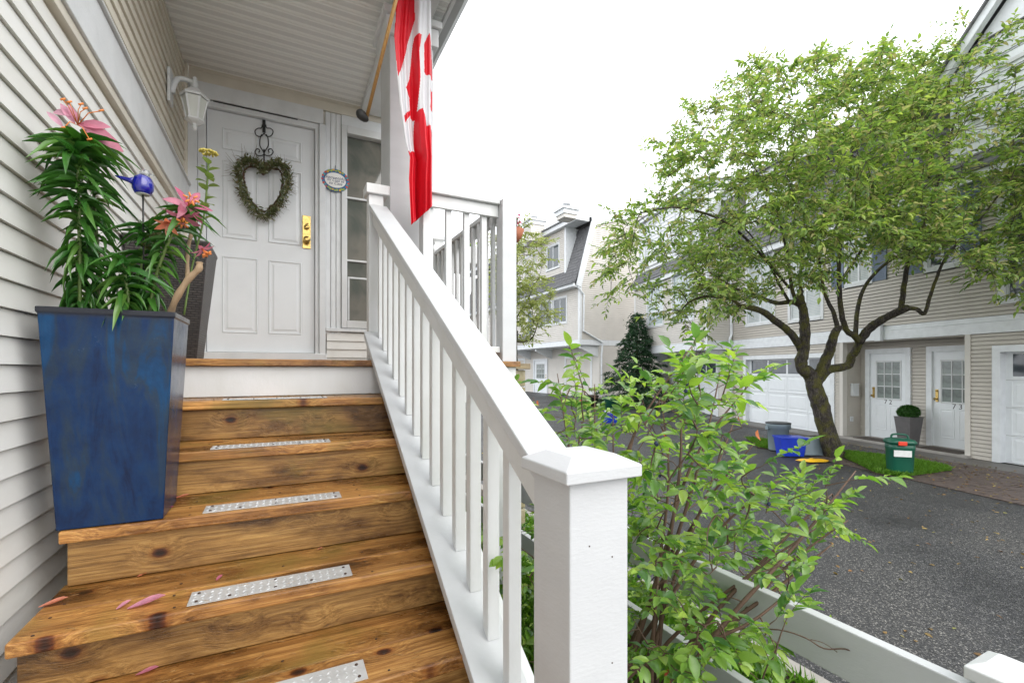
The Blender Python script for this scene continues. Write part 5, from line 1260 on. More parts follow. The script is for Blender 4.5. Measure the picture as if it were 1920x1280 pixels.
# tree grass strip
tb_ = U(1560, 857, Z=0)
def inv(p): return Matrix.Rotation(-mid.rotation_euler.z, 4, 'Z') @ (Vector(p)-Vector(O))
tl_ = inv(tb_)
gp = [(1605,868),(1640,886),(1690,895),(1785,882),(1760,873),(1700,862),(1590,849),(1560,850)]
gpw = [U(x, y, Z=.02) for x, y in gp]; gp2 = [U(x,y,Z=.02) for x, y in [(1400,822),(1420,838),(1470,846),(1480,836),(1440,826)]]
for poly in (gpw, gp2):
    mb = MB(); mb.prism([(p.x,p.y,-.03) for p in poly], (0,0,.055)); struct('verge_soil', mb, M['soil'])
def mk(poly):
    xs_ = [p.x for p in poly]; ys_ = [p.y for p in poly]; pl2 = [(p.x,p.y) for p in poly]
    def f():
        x, y = random.uniform(min(xs_),max(xs_)), random.uniform(min(ys_),max(ys_))
        if not in_poly(x, y, pl2): return None
        if (x-tb_.x)**2+(y-tb_.y)**2 < .10 and random.random() < .8: return None
        return (x, y, .024)
    return f
for poly, n in ((gpw, 16000), (gp2, 3000)):
    pos = []
    while len(pos) < n:
        p = mk(poly)()
        if p: pos.append(p)
    g = leaf_cloud('verge_grass', pos, np.stack([rng.normal(0,.5,n), rng.normal(0,.5,n), np.ones(n)],1), rng.uniform(.04,.10,n), rng.uniform(.005,.009,n), M['grass'], None, ('blade',.35,.3), 1.5)
    tag(g, 'short green grass on the verge round the street tree', 'grass')
# leaves littering the lane
pos = []
for i in range(1700):
    a = random.uniform(-3.5, 6); d = -abs(random.gauss(0, 1.6))-.6; w_ = Matrix.Rotation(mid.rotation_euler.z,4,'Z') @ Vector((a, d, 0))+Vector(O)
    if w_.x > 3: pos.append((w_.x, w_.y, .02+gz(w_.x, w_.y)))
for i in range(380): pos.append((random.uniform(2.6,7), random.uniform(1,10), .006))
n = len(pos); g = leaf_cloud('fallen_leaves', pos, np.stack([rng.normal(0,1,n), rng.normal(0,1,n), rng.uniform(0,.25,n)],1), rng.uniform(.02,.055,n), rng.uniform(.010,.026,n), leafmat('litter', [(.3,.2,.07),(.2,.1,.03),(.4,.33,.1),(.15,.07,.03),(.25,.25,.08)], .6, .1), None, ('ovate',.2,.2), .4)
tag(g, 'small brown and yellow leaves littering the lane and driveway', 'leaves')
# ------------------------------------------------------------------ door mats, pot
boxthing('doormat', 'dark doormat in front of door 72', 'doormat', ((d72a+d72b)/2, .14, .061), [('rug', (-.4,-.2,0,.4,.2,.015), 'mat')], .003)
t = boxthing('doormat', 'brown doormat in front of door 73', 'doormat', ((d73a+d73b)/2, .14, .061), [('rug', (-.4,-.2,0,.4,.2,.015), 'mat')], .003)
pa = FU(1707, 820, .15)[0]
gpot = wthing('resin_planter', 'tapered dark grey planter with a round clipped bush between doors 72 and 73', 'planter', (pa, .1, .061))
part('pot', tapered(0, 0, 0, .62, (.12,.12), (.175,.175), .02), M['greypot'], gpot, bevel=.006)
n = 2600; v = rng.normal(0,1,(n,3)); v /= np.linalg.norm(v,axis=1,keepdims=True); rr_ = rng.uniform(.75,1.03,n)[:,None]
ps = v*rr_*np.array([.185,.185,.14])+np.array([0,0,.72]); leaf_cloud('boxwood_foliage', ps, v+rng.normal(0,.5,(n,3)), .035, .02, M['leaf_box'], gpot, ('ovate',.3,.2))
mb = MB(); mb.lathe([(.05,.62),(.15,.66),(.17,.73),(.12,.81),(.03,.84)], (0,0,0), 14); part('bush_core', mb, M['leaf_box'], gpot)
# ================================================================== BINS AND THINGS BY THE TREE
def on_ground(px, py, z=.02): return U(px, py, Z=z)
p = on_ground(1459, 843); s = (p-Vector((0,0,EYE))).dot(Vector((SN,CS,0)))/870   # metres per photo pixel there
trash = thing('trash_can', 'round grey plastic trash can with a dark lid beside the garage', 'trash can', (p.x,p.y,.02))
H = 51*s
mb = MB(); s *= .82; mb.lathe([(19*s,0),(19.5*s,.02),(22*s,H*.78),(24*s,H*.79),(24.5*s,H*.9),(25.5*s,H*.92),(25.5*s,H*.97),(23*s,H*.97)], (p.x,p.y,.02), 28); part('can_body', mb, M['plastic_grey'], trash)
mb = MB(); mb.lathe([(25.6*s,H*.965),(26.4*s,H*.975),(26.4*s,H*1.0),(24*s,H*1.015),(10*s,H*1.02)], (p.x,p.y,.02), 28); part('lid', mb, flat('lid_dark', (.025,.03,.035), .4), trash)
for sg_ in (-1, 1):
    mb = MB(); q = Vector((p.x,p.y,.02+H*.8))+Vector((CS,-SN,0))*sg_*25*s; mb.box(q.x-.03,q.y-.03,q.z-.03,q.x+.03,q.y+.03,q.z+.05); part('handle', mb, M['plastic_grey'], trash, bevel=.008)
def obb(name, label, cat, px, py, wpx, hpx, dep, rz, mat, taper=.86, flip=False, rim=True, grp=None):
    p = on_ground(px, py, .02); s = (p-Vector((0,0,EYE))).dot(Vector((SN,CS,0)))/870
    t = thing(name, label, cat, (p.x,p.y,.02), rz, local=True, group=grp); w, h = wpx*s/2*.84, hpx*s; d = dep/2*.8
    b, tp = ((w*taper,d*taper),(w,d)) if not flip else ((w,d),(w*taper,d*taper))
    if not flip: part('tub', tapered(0,d,0,h,b,tp,.012), mat, t, bevel=.008)
    else:
        m = MB(); n = 6; vs = []
        for k in range(n+1):
            f = k/n; x, y = b[0]+(tp[0]-b[0])*f, b[1]+(tp[1]-b[1])*f; vs += [(-x,d-y,h*f),(x,d-y,h*f),(x,d+y,h*f),(-x,d+y,h*f)]
        m.add(vs, [(3,2,1,0)]+[(4*j+i,4*j+(i+1)%4,4*j+4+(i+1)%4,4*j+4+i) for j in range(n) for i in range(4)]+[tuple(range(4*n,4*n+4))]); part('tub', m, mat, t, bevel=.012)
    if rim:
        m = MB(); z = h-.03 if not flip else 0; W_, D_ = w+.014, d+.014
        for (x0,y0,x1,y1) in ((-W_,d-D_,W_,d-D_+.02),(-W_,d+D_-.02,W_,d+D_),(-W_,d-D_+.021,-W_+.02,d+D_-.021),(W_-.02,d-D_+.021,W_,d+D_-.021)): m.box(x0,y0,z,x1,y1,z+.03)
        part('rim', m, mat, t, bevel=.004)
    return t, w, h, d, s
rzv = -YAW
t, w, h, d, s = obb('recycling_bin', 'open blue plastic recycling box beside the tree trunk', 'recycling box', 1489, 856, 56, 36, .42, rzv-.12, M['plastic_blue'], .8)
t, w, h, d, s = obb('grey_box', 'upturned grey plastic recycling box leaning at the tree trunk', 'recycling box', 1528, 853, 42, 31, .36, rzv-.05, M['plastic_grey'], .9, flip=True)
m = MB()
for i in range(6): m.box(.01+i*.018, -.0 + .012, h*.56, .022+i*.018, .017, h*.62)
part('printed_mark', m, M['label'], t)
m = MB(); m.lathe([(.004,0),(.014,.01),(.01,.03),(.003,.05)], (.06,.02,h*.22), 8); part('printed_mark', m, M['label'], t)
# yellow bag
p = on_ground(1527, 866, .0); s = (p-Vector((0,0,EYE))).dot(Vector((SN,CS,0)))/870
yb_ = thing('yellow_bag', 'crumpled yellow plastic bag lying flat in front of the grey box', 'bag', (p.x,p.y,.01), rzv, local=True)
def yf(u, v):
    a = 2*PI*u; r = v; x = r*math.cos(a)*29*s*(1+.18*math.sin(3*a)); y = r*math.sin(a)*.15*(1+.2*math.sin(2*a+1))
    z = .012+(1-r*r)*.045+ .03*noise.noise(Vector((x*9,y*9,1)))*(1-r**3)
    return (x, y+.02, max(.002,z))
mb = MB(); mb.grid(yf, 40, 10); part('bag_sheet', mb, M['yellowbag'], yb_)
# green food-waste bin
p = on_ground(1687, 888, .02); s = (p-Vector((0,0,EYE))).dot(Vector((SN,CS,0)))/870
gb_ = thing('compost_bin', 'green lidded food waste bin with red latch and white label on the verge', 'bin', (p.x,p.y,.02), rzv-.35, local=True)
hb = 58*s; wb, wt = 17*s, 20*s
def rsq(a_, b_, z, r=.25, n=5):
    out = []
    for q, (sx, sy) in enumerate(((1,1),(-1,1),(-1,-1),(1,-1))):
        for k in range(n):
            an = q*PI/2+k/(n-1)*PI/2; rr = min(a_,b_)*r*2
            out.append((sx*(a_-rr)+rr*math.cos(an), sy*(b_-rr)+rr*math.sin(an), z))
    return out
def loft(m, rings, smooth=True):
    n = len(rings[0]); vs = [v for r in rings for v in r]
    m.add(vs, [tuple(range(n-1,-1,-1)), tuple(range((len(rings)-1)*n, len(rings)*n))]+[(j*n+i, j*n+(i+1)%n, (j+1)*n+(i+1)%n, (j+1)*n+i) for j in range(len(rings)-1) for i in range(n)], smooth)
m = MB(); loft(m, [rsq(wb,wb*.9,0), rsq(wb*1.02,wb*.92,.02), rsq(wt*.96,wt*.86,hb*.8), rsq(wt,wt*.9,hb*.82), rsq(wt,wt*.9,hb)]); part('bin_body', m, M['plastic_green'], gb_)
m = MB(); loft(m, [rsq(wt*1.1,wt*1.0,hb+.001), rsq(wt*1.12,wt*1.02,hb+.03), rsq(wt*1.0,wt*.9,hb+.06), rsq(wt*.75,wt*.65,hb+.075)]); lid = part('bin_lid', m, M['plastic_green'], gb_)
m = MB(); m.tube(smooth_path([(-.10,.02,hb+.05),(-.09,.02,hb+.13),(.09,.02,hb+.13),(.12,.02,hb+.05)],4), .016, 8); part('carry_handle', m, M['plastic_green'], lid)
m = MB(); m.box(-.085,-wt*1.05-.02,hb-.02,.03,-wt*1.0,hb+.045); part('latch', m, M['plastic_red'], gb_, bevel=.012)
m = MB(); m.box(-.13,-wt*.9-.004,hb*.60,.10,-wt*.86,hb*.80); part('label', m, M['label'], gb_)

# ================================================================== TREES
def growtree(name, label, cat, base, limbs, attract, leafm, nleaf, ll, wl, trunk_mat, limb_names='limb', singles=0, twig_r=.008, spray=.22, droop=.15, group=None, rs=None, tmpl=('ovate',.35,.25), maxlink=9, foliage='crown', updir=(0,0,.25)):
    t = thing(name, label, cat, base, group=group)
    nodes = []; 
    for nm, pts, r0, r1 in limbs:
        sp = smooth_path(pts, 5); n = len(sp); mb = MB()
        kr = .74 if len(nodes) or nm == 'trunk' else 1; kr = (.80 if nm == 'trunk' else .9) if r0 > .012 and 'tree' in name else 1
        rad = [(r0+(r1-r0)*(i/(n-1)))*kr*(1+.09*noise.noise(Vector((i*.45,r0*50,1)))) for i in range(n)]
        if nm == 'trunk': rad[0] *= 1.35; rad[1] *= 1.15
        sp = [q+Vector((random.gauss(0,.12),random.gauss(0,.12),0))*rad[i]*.6 for i, q in enumerate(sp)]
        mb.tube(sp, rad, 10 if r0 > .04 else 6); part(nm, mb, trunk_mat, t)
        nodes += [(q, rad[i]) for i, q in enumerate(sp) if nm != 'trunk']
    NP = [q for q, r in nodes]; NR = [r for q, r in nodes]
    arr = np.array([tuple(q) for q in NP]); A = [Vector(a) for a in attract]
    A.sort(key=lambda a: np.min(np.sum((arr-np.array(a))**2, axis=1)))
    lst = np.zeros((len(NP)+len(A)*6+10, 3)); lst[:len(NP)] = arr; cnt = len(NP)
    tw = MB(); pos = []; dirs = []; per = nleaf/len(A)
    for a in A:
        d2 = np.sum((lst[:cnt]-np.array(a))**2, axis=1); i = int(np.argmin(d2)); src = Vector(lst[i]); dist = math.sqrt(d2[i])
        if dist > maxlink: continue
        mid_ = src.lerp(a, .5)+Vector((random.gauss(0,.06),random.gauss(0,.06),random.gauss(.04,.06)))*dist
        pth = smooth_path([src, mid_, a], 3)
        r = min(twig_r*(1+dist*.9), .6*(NR[i] if i < len(NR) else twig_r*2.2)+.002)
        tw.tube(pth, [r*(1-.6*k/(len(pth)-1)) for k in range(len(pth))], 4, cap=False)
        for q in pth[1:]: 
            lst[cnt] = tuple(q); cnt += 1; NR.append(twig_r)
            if len(NR) < cnt: NR.append(twig_r)
        m_ = int(per)+(random.random() < per % 1)
        outd = (a-src); outd = outd.normalized() if outd.length > 1e-4 else Vector((0,0,1))
        nsp = max(1, m_//9)
        for s_ in range(nsp):
            dd = (outd*.7+Vector((random.gauss(0,.6),random.gauss(0,.6),random.gauss(0,.35)))+Vector(updir)).normalized(); L_ = spray*random.uniform(.6,1.3); st_ = pth[-1] if random.random() < .6 else random.choice(pth[1:])
            e = st_+dd*L_+Vector((0,0,-droop*L_)); mm = st_.lerp(e,.5)+Vector((0,0,.05*L_)); tw.tube([st_,mm,e], [twig_r*.45,twig_r*.35,twig_r*.15], 3, cap=False)
            side = dd.cross(Vector((0,0,1))); side = side.normalized() if side.length > .01 else Vector((1,0,0))
            kk = max(2, m_//nsp)
            for k in range(kk):
                f = (k+.7)/kk; q = (st_.lerp(mm, f*2) if f < .5 else mm.lerp(e, f*2-1)); sg2 = 1 if k % 2 else -1
                ld = dd*.6+side*sg2*random.uniform(.5,1.1)+Vector((0,0,random.gauss(-.12,.3))); pos.append(q); dirs.append(ld if k < kk-1 else dd)
    part('twigs', tw, trunk_mat, t, kind='stuff')
    n = len(pos); LL = rng.uniform(*ll, n); leaf_cloud(foliage, pos, dirs, LL, LL*rng.uniform(wl*.8,wl*1.2,n), leafm, t, tmpl, .45, singles=singles, near=(0,0,EYE))
    print(name, 'leaves', n, 'attr', len(A)); return t
TB = tb_; tt = (TB-Vector((0,0,EYE))).dot(Vector((SN,CS,0)))
def TP(x, y, dt=0): return U(x, y, t=tt+dt)
limbs = [
 ('trunk', [TP(1566,862), TP(1560,840), TP(1548,795), TP(1537,757), TP(1527,725), TP(1522,704)], .215, .17),
 ('limb', [TP(1526,716), TP(1516,700), TP(1503,686,-.05), TP(1507,652,-.1), TP(1508,610,-.12), TP(1507,585,-.15), TP(1501,562,-.15), TP(1500,545,-.1)], .15, .06),
 ('limb', [TP(1507,665,-.05), TP(1497,645,-.1), TP(1478,620,-.3), TP(1454,602,-.5), TP(1432,585,-.7), TP(1408,577,-.8), TP(1388,574,-.9)], .085, .05),
 ('limb', [TP(1388,574,-.9), TP(1372,561,-1), TP(1350,557,-1.1), TP(1320,556,-1.2), TP(1290,568,-1.2), TP(1272,590,-1.2)], .035, .012),
 ('limb', [TP(1505,575,-.15), TP(1485,566,-.1), TP(1460,568,.1), TP(1437,562,.3), TP(1405,548,.5), TP(1380,541,.7), TP(1330,510,1.0)], .06, .02),
 ('limb', [TP(1503,572,-.15), TP(1489,555,-.3), TP(1483,530,-.4), TP(1479,500,-.5), TP(1466,430,-.8), TP(1440,360,-1.0), TP(1400,290,-1.2)], .045, .012),
 ('limb', [TP(1507,572,-.15), TP(1501,545,.0), TP(1502,500,.2), TP(1508,430,.5), TP(1500,340,.7), TP(1480,240,.9)], .045, .012),
 ('limb', [TP(1478,563,-.1), TP(1462,535,-.1), TP(1448,507,-.2), TP(1415,450,-.4), TP(1360,390,-.6)], .032, .01),
 ('limb', [TP(1527,716), TP(1546,680,-.1), TP(1556,655,-.2), TP(1562,632,-.3), TP(1573,612,-.35)], .12, .07),
 ('limb', [TP(1566,630,-.3), TP(1570,612,-.3), TP(1562,585,-.4), TP(1550,560,-.5), TP(1542,532,-.6), TP(1536,470,-.8), TP(1548,380,-1.0)], .055, .012),
 ('limb', [TP(1534,716), TP(1552,694,.1), TP(1576,689,.2), TP(1592,683,.25), TP(1596,668,.2), TP(1606,655,.1), TP(1612,638,0)], .095, .075),
 ('limb', [TP(1612,640,0), TP(1600,628,-.1), TP(1586,617,-.15), TP(1577,580,-.2), TP(1573,522,-.3), TP(1575,467,-.4), TP(1590,380,-.5), TP(1600,270,-.6), TP(1620,180,-.6)], .07, .012),
 ('limb', [TP(1604,630,-.05), TP(1607,585,.2), TP(1620,540,.4), TP(1650,503,.6), TP(1686,478,.9), TP(1721,461,1.2), TP(1780,410,1.5)], .05, .018),
 ('limb', [TP(1612,640,0), TP(1628,618,-.1), TP(1653,600,-.3), TP(1680,586,-.5), TP(1700,577,-.7)], .09, .075),
 ('limb', [TP(1690,582,-.6), TP(1694,545,-.7), TP(1700,505,-.8), TP(1709,470,-.9), TP(1740,400,-1.2), TP(1770,300,-1.4), TP(1800,190,-1.5)], .055, .014),
 ('limb', [TP(1698,578,-.7), TP(1718,579,-.8), TP(1733,588,-.9), TP(1742,560,-1.0), TP(1755,525,-1.1), TP(1775,480,-1.3), TP(1830,420,-1.6), TP(1900,330,-1.9)], .045, .012),
 ('limb', [TP(1575,530,-.3), TP(1640,430,-.8), TP(1700,330,-1.0), TP(1740,200,-1.1)], .03, .01),
 ('limb', [TP(1480,540,-.4), TP(1380,430,-1.2), TP(1280,390,-1.7), TP(1200,400,-2.0)], .03, .01),
]
crown = [(1125,465),(1165,378),(1240,335),(1235,268),(1290,205),(1345,165),(1400,115),(1450,130),(1510,118),(1545,98),(1600,130),(1660,78),(1700,112),(1760,105),(1790,40),(1860,35),(1930,20),(2060,60),(2100,300),(2050,520),(1920,560),(1865,530),(1815,500),(1760,478),(1700,495),(1625,470),(1570,530),(1510,535),(1450,555),(1400,575),(1335,600),(1300,690),(1265,655),(1235,595),(1180,520),(1140,560),(1132,500)]
att = []
while len(att) < 1750:
    x, y = random.uniform(1120,2100), random.uniform(20,690)
    if not in_poly(x, y, crown): continue
    # layered habit: denser to the right and middle, airy at upper left
    dens = .40+.6*min(1, max(0, (x-1150)/400))
    dens *= .6+.4*min(1, max(0,(y-60)/220))
    dens *= .45+1.0*max(0, noise.noise(Vector((x*.013, y*.03, 2.0)))*1.8+.35)
    if x > 1740 and y < 320: dens *= .5
    if random.random() > dens: continue
    if y > 600 and random.random() < .5: continue
    halfd = 2.4*math.sqrt(max(.05, 1-((x-1580)/520)**2))*(.75 if y < 200 else 1)
    dt = random.uniform(-1,1)*halfd-.5
    dt = min(dt, 1.75)
    att.append(tuple(TP(x, y, dt)))
tree = growtree('street_tree', 'leaning mossy street tree with forked trunk and broad airy green crown', 'tree', tuple(TB), limbs, att, M['leaf_tree'], 62000, (.065,.115), .42, M['bark'], singles=300, twig_r=.008, spray=.34, droop=.22)
# a few red dead leaves high in it
# far tree beside the porch post
TB2 = U(1000, 745, t=15.5); TB2.z = gz(TB2.x, TB2.y)
def T2(x, y, dt=0): return U(x, y, t=15.5+dt)
crown2 = [(930,440),(975,422),(1010,440),(1030,470),(1015,505),(1035,545),(1030,575),(1045,590),(1000,640),(960,645),(930,640)]
att2 = []
while len(att2) < 130:
    x, y = random.uniform(925,1045), random.uniform(420,650)
    if in_poly(x, y, crown2) and random.random() < (1 if y < 610 else .35): att2.append(tuple(T2(x, y, random.uniform(-1.2,1.2))))
l2 = [('trunk', [TB2, T2(968,700), T2(966,660), T2(968,620)], .10, .07), ('limb', [T2(968,640), T2(965,560), T2(970,480), T2(975,440)], .06, .015), ('limb', [T2(968,640), T2(985,640,-.3), T2(1000,630,-.5), T2(1010,600,-.6)], .04, .015), ('limb', [T2(966,600), T2(990,560,.4), T2(1010,520,.5)], .03, .012)]
l2[0][1][0] = Vector((l2[0][1][1].x, l2[0][1][1].y, TB2.z))
growtree('street_tree', 'slender pale green tree far along the lane beside the porch corner post', 'tree', (l2[0][1][0].x, l2[0][1][0].y, TB2.z), l2, att2, M['leaf_far'], 4200, (.10,.17), .4, M['bark'], twig_r=.012, spray=.5, droop=.25)
# dark conifer between the buildings
def conifer(name, label, px, pyb, pyt, wpx, t0, n):
    b = U(px, pyb, t=t0); b.z = gz(b.x, b.y); top = U(px, pyt, t=t0).z; H = top-b.z; W_ = wpx/870*t0/2
    c = thing(name, label, 'tree', tuple(b)); mb = MB(); mb.tube([b, b+Vector((0,0,H*.95))], [.12,.02], 7); part('trunk', mb, M['bark'], c)
    pos = []; dirs = []
    br = MB()
    for k in range(105):
        f = (k/105)**.9; z = .25+f*(H-.3); r = W_*(1-f)**.95*random.uniform(.6,1.35)+.03; a = k*2.4+random.uniform(-.3,.3); e = b+Vector((r*math.cos(a), r*math.sin(a), z-.18*r)); s0 = b+Vector((0,0,z)); br.tube([s0,e], [.018,.006], 4, cap=False)
        for q in range(int(n/105*(1.15-f))):
            u = random.random()**.6; pp = s0.lerp(e, u); lat = Vector((-math.sin(a),math.cos(a),0))*random.gauss(0,.22*(1.1-u)+.06); pos.append(pp+lat+Vector((0,0,random.gauss(0,.04)))); dirs.append(Vector((math.cos(a),math.sin(a),-.15))+Vector((random.gauss(0,.5),random.gauss(0,.5),random.gauss(0,.25))))
    part('branches', br, M['bark'], c, kind='stuff'); m_ = len(pos); leaf_cloud('crown', pos, dirs, rng.uniform(.08,.2,m_), .035, M['leaf_dark'], c, ('lance',.3,.2), .8); return c
conifer('conifer', 'dark green conifer standing between the two townhouse blocks', 1194, 742, 585, 150, 19.5, 17000)
# ================================================================== BLUEBERRY SHRUB
def SP(x, y, t_): return U(x, y, t=t_)
def ok(p): return p.x > .70 and p.y > .25
sb = Vector((1.08, 1.42, GL))
tips = [((1300,645),2.0),((1268,690),2.05),((1072,662),2.5),((1045,700),2.4),((1115,720),2.2),((1410,715),1.9),((1415,830),1.85),((1200,770),2.1),((1150,760),2.3),((1000,745),2.9),((975,760),2.6),((1605,882),1.75),((1590,975),1.75),((1560,925),1.8),((1350,700),2.0),((1500,1090),1.6),((1530,990),1.7),((1240,750),1.9),((1460,900),1.8),((1380,780),2.1),((1560,1020),1.65),((1020,780),2.2)]
slimbs = []
for i, ((x, y), t_) in enumerate(tips):
    tip = SP(x, y, t_); b = sb+Vector((random.uniform(-.16,.16), random.uniform(-.22,.3), 0))
    k1 = b.lerp(tip, .35)+Vector((random.gauss(0,.02),random.gauss(0,.02),.10)); k2 = b.lerp(tip, .7)+Vector((random.gauss(0,.03),random.gauss(0,.03),.09))
    for q in (k1, k2): q.x = max(q.x, .76)
    slimbs.append(('stem', [b, k1, k2, tip], random.uniform(.009,.014), .0022))
spoly = [(955,745),(1000,740),(1050,690),(1075,655),(1105,700),(1160,735),(1230,735),(1280,700),(1300,640),(1330,720),(1380,690),(1420,700),(1410,800),(1430,880),(1520,905),(1600,890),(1600,960),(1560,1030),(1500,1100),(1480,1180),(1440,1280),(950,1280)]
sat = []
tries = 0
while len(sat) < 430 and tries < 40000:
    tries += 1
    x, y = random.uniform(930,1610), random.uniform(640,1290)
    if not in_poly(x, y, spoly): continue
    t_ = random.uniform(1.25, 2.5) if x > 1200 else random.uniform(1.5, 3.0)
    if x > 1480: t_ = random.uniform(1.55, 1.95)
    p = SP(x, y, t_)
    if 1405 < x and y < 870: continue
    if not (p.x > .78 and p.x < 2.05 and p.z > GL+.03 and p.y > .75 and p.y < 3.4): continue
    dens = 1 if y < 900 else .85
    if 1350 < x and y > 1050: dens = .6
    if random.random() > dens: continue
    sat.append(tuple(p))
shrub = growtree('blueberry_shrub', 'wet bright green blueberry shrub filling the bed between railing and board fence', 'shrub', tuple(sb), slimbs, sat, M['leaf_shrub'], 5000, (.028,.064), .46, M['stem'], singles=300, twig_r=.0026, spray=.13, droop=.05, tmpl=('ovate',.22,.22), foliage='small_leaves', updir=(0,0,.35))
# berries
mb = MB(); lt = [c for c in shrub.children if c.name.startswith('leaf')]
for i in range(16):
    o = random.choice(lt); p = o.matrix_basis.translation+ORG[shrub.name]+Vector((0,0,-.015)); mb.lathe([(.001,-.006),(.0055,-.002),(.0055,.002),(.001,.006)], p, 8)
part('berries', mb, flat('berry', (.02,.03,.09), .5), shrub, kind='stuff')
# red leaves on the shrub
for (x, y, t_, ln) in [(1421,815,1.85,.042),(1090,752,2.3,.04),(1385,785,1.9,.018),(1245,812,1.9,.03),(1252,1268,1.6,.05),(1008,755,2.6,.03)]:
    V, F = leaf_template('ovate', .3, .3); p = SP(x, y, t_); mb = MB(); mb.add([p+Vector((v[0]*ln*.5, v[2]*ln, -(v[1]-.5)*ln)) for v in V], F, True); part('leaf', mb, M['leaf_red'], shrub, label='red autumn leaf')
# low ground greenery under the shrub
n = 2600; pos = np.stack([rng.uniform(.7,1.95,n), rng.uniform(.5,3.6,n), GL+rng.uniform(.0,.22,n)**1.2],1); g = leaf_cloud('ground_cover', pos, rng.normal(0,1,(n,3))+[0,0,.9], rng.uniform(.02,.04,n), rng.uniform(.012,.022,n), M['leaf_shrub'], None, ('ovate',.2,.2)); tag(g, 'low leafy ground cover under the blueberry shrub', 'plants')
# twig lying out over the fence board
tg = thing('bare_twig', 'thin bare brown twig reaching out over the white fence board', 'twig', tuple(SP(1400,1178,1.55)))
mb = MB(); mb.tube(smooth_path([SP(1390,1178,1.6),SP(1460,1180,1.5),SP(1510,1195,1.45),SP(1545,1215,1.42),SP(1585,1216,1.4),SP(1610,1228,1.38)],4), .0022, 5); mb.tube(smooth_path([SP(1520,1198,1.44),SP(1545,1205,1.43),SP(1570,1222,1.41)],3), .0014, 4); part('twig', mb, M['stem'], tg)

# ================================================================== FAR TOWNHOUSE
YS_ = 18.7; cX = U(1087, 640, Y=YS_).x
far = thing('far_townhouse', 'cream sided townhouse with grey mansard roof and two chimneys at the end of the lane', 'building', (cX, YS_, .2))
FF = Wall((cX,0,0), (0,1,0), (-1,0,0)); FS = Wall((0,YS_,0), (1,0,0), (0,-1,0))
def ff(px, py): v = U(px, py, X=cX); return v.y, v.z
def fs(px, py): v = U(px, py, Y=YS_); return v.x, v.z
zb0 = ff(1087,646)[1]; zeave = ff(1087,533)[1]; ztop = fs(1112,417)[1]; xtop = fs(1112,417)[0]; xr, zr = fs(1206,397)
yF = 34; xE = xr+ (xr-cX); print('far', cX, zb0, zeave, ztop, xtop, xr, zr)
mb = MB(); mb.box(cX+.17, YS_+.17, zb0, xE, yF, zeave); mb.box(cX+1.2, YS_+.17, 0, xE, yF, zb0); part('wall_core', mb, M['vinyl_far'], far)
fw_ = (ff(1010,575)[0], ff(1064,575)[0]); 
wa, wb_ = ff(1062,600)[0], ff(1013,600)[0]; wz0, wz1 = ff(1037,607)[1], ff(1037,563)[1]
hl = [(wa-.08, wb_+.08, wz0-.08, wz1+.08)]
siding_block(FF, YS_, yF, zb0+.28, zeave-.1, far, M['vinyl_far'], hl, e=.10)
mdl = (wa+wb_)/2
window(FF, wa, mdl-.12, wz0, wz1, far, 2, glassm='glass'); window(FF, mdl+.12, wb_, wz0, wz1, far, 2, glassm='glass')
mb = MB(); mb.wbox(FF, YS_+.002, yF, zb0, zb0+.26, -.17, .04); part('belt_course', mb, M['trimwhite'], far)
mb = MB(); mb.wbox(FS, cX-.042, xE, zb0-.002, zb0+.262, .0, .03); part('belt_course', mb, M['trimwhite'], far)
mb = MB(); mb.wbox(FF, YS_+.002, YS_+.1, zb0+.265, zeave, -.1, .03); mb.wbox(FS, cX-.032, cX+.1, zb0+.265, zeave, .001, .03); part('corner_trim', mb, M['trimwhite'], far)
def clipx(z):
    if z < zeave: return (cX+.1, xE)
    if z < ztop: f = (z-zeave)/(ztop-zeave); return (cX+.1+f*(xtop-cX), xE-f*(xtop-cX))
    f = (z-ztop)/(zr-ztop); return (xtop+f*(xr-xtop), xE-(xtop-cX)-f*(xr-xtop))
siding_block(FS, cX, xE, zb0+.28, zr-.05, far, M['vinyl_far'], (), e=.10, clip=clipx)
siding_block(FS, cX+1.2, xE, .15, zb0, far, M['vinyl_far'], (), e=.10)
# rake trims
def sbar(p, q, w, d=.06): # bar in the side wall plane
    p = Vector((p[0],YS_,p[1])); q = Vector((q[0],YS_,q[1])); t_ = (q-p).normalized(); n_ = Vector((-t_.z,0,t_.x))*w/2
    m = MB(); m.prism([p-n_+Vector((0,-.02,0)),q-n_+Vector((0,-.02,0)),q+n_+Vector((0,-.02,0)),p+n_+Vector((0,-.02,0))], (0,-d,0)); part('rake_board', m, M['trimwhite'], far)
sbar((cX-.1,zeave-.1), (xtop,ztop), .3); sbar((xtop-.1,ztop+.02), (xr,zr), .42, .08); sbar((xE-xtop+cX+.1,ztop+.02), (xr,zr+.002), .42, .07)
part('mansard_slope', roof_plane([(cX-.28,YS_-.02,zeave+.05),(cX-.28,yF,zeave+.05),(xtop-.05,yF,ztop-.1),(xtop-.05,YS_-.02,ztop-.1)], course=.16), M['shingle'], far, kind='stuff')
part('upper_slope', roof_plane([(xtop-.5,YS_-.1,ztop+.12),(xtop-.5,yF,ztop+.12),(xr,yF,zr+.25),(xr,YS_-.1,zr+.25)], course=.2), M['shingle'], far, kind='stuff')
mb = MB(); mb.box(cX-.42, YS_-.05, zeave-.12, cX-.30, yF, zeave+.02); mb.box(cX-.3,YS_-.03,zeave-.14,cX+.0,yF,zeave-.06); part('eave_fascia', mb, M['trimwhite'], far); mb = MB(); mb.box(cX-.50, YS_-.05, zeave+.022, cX-.30, yF, zeave+.12); part('gutter', mb, M['gutter'], far)
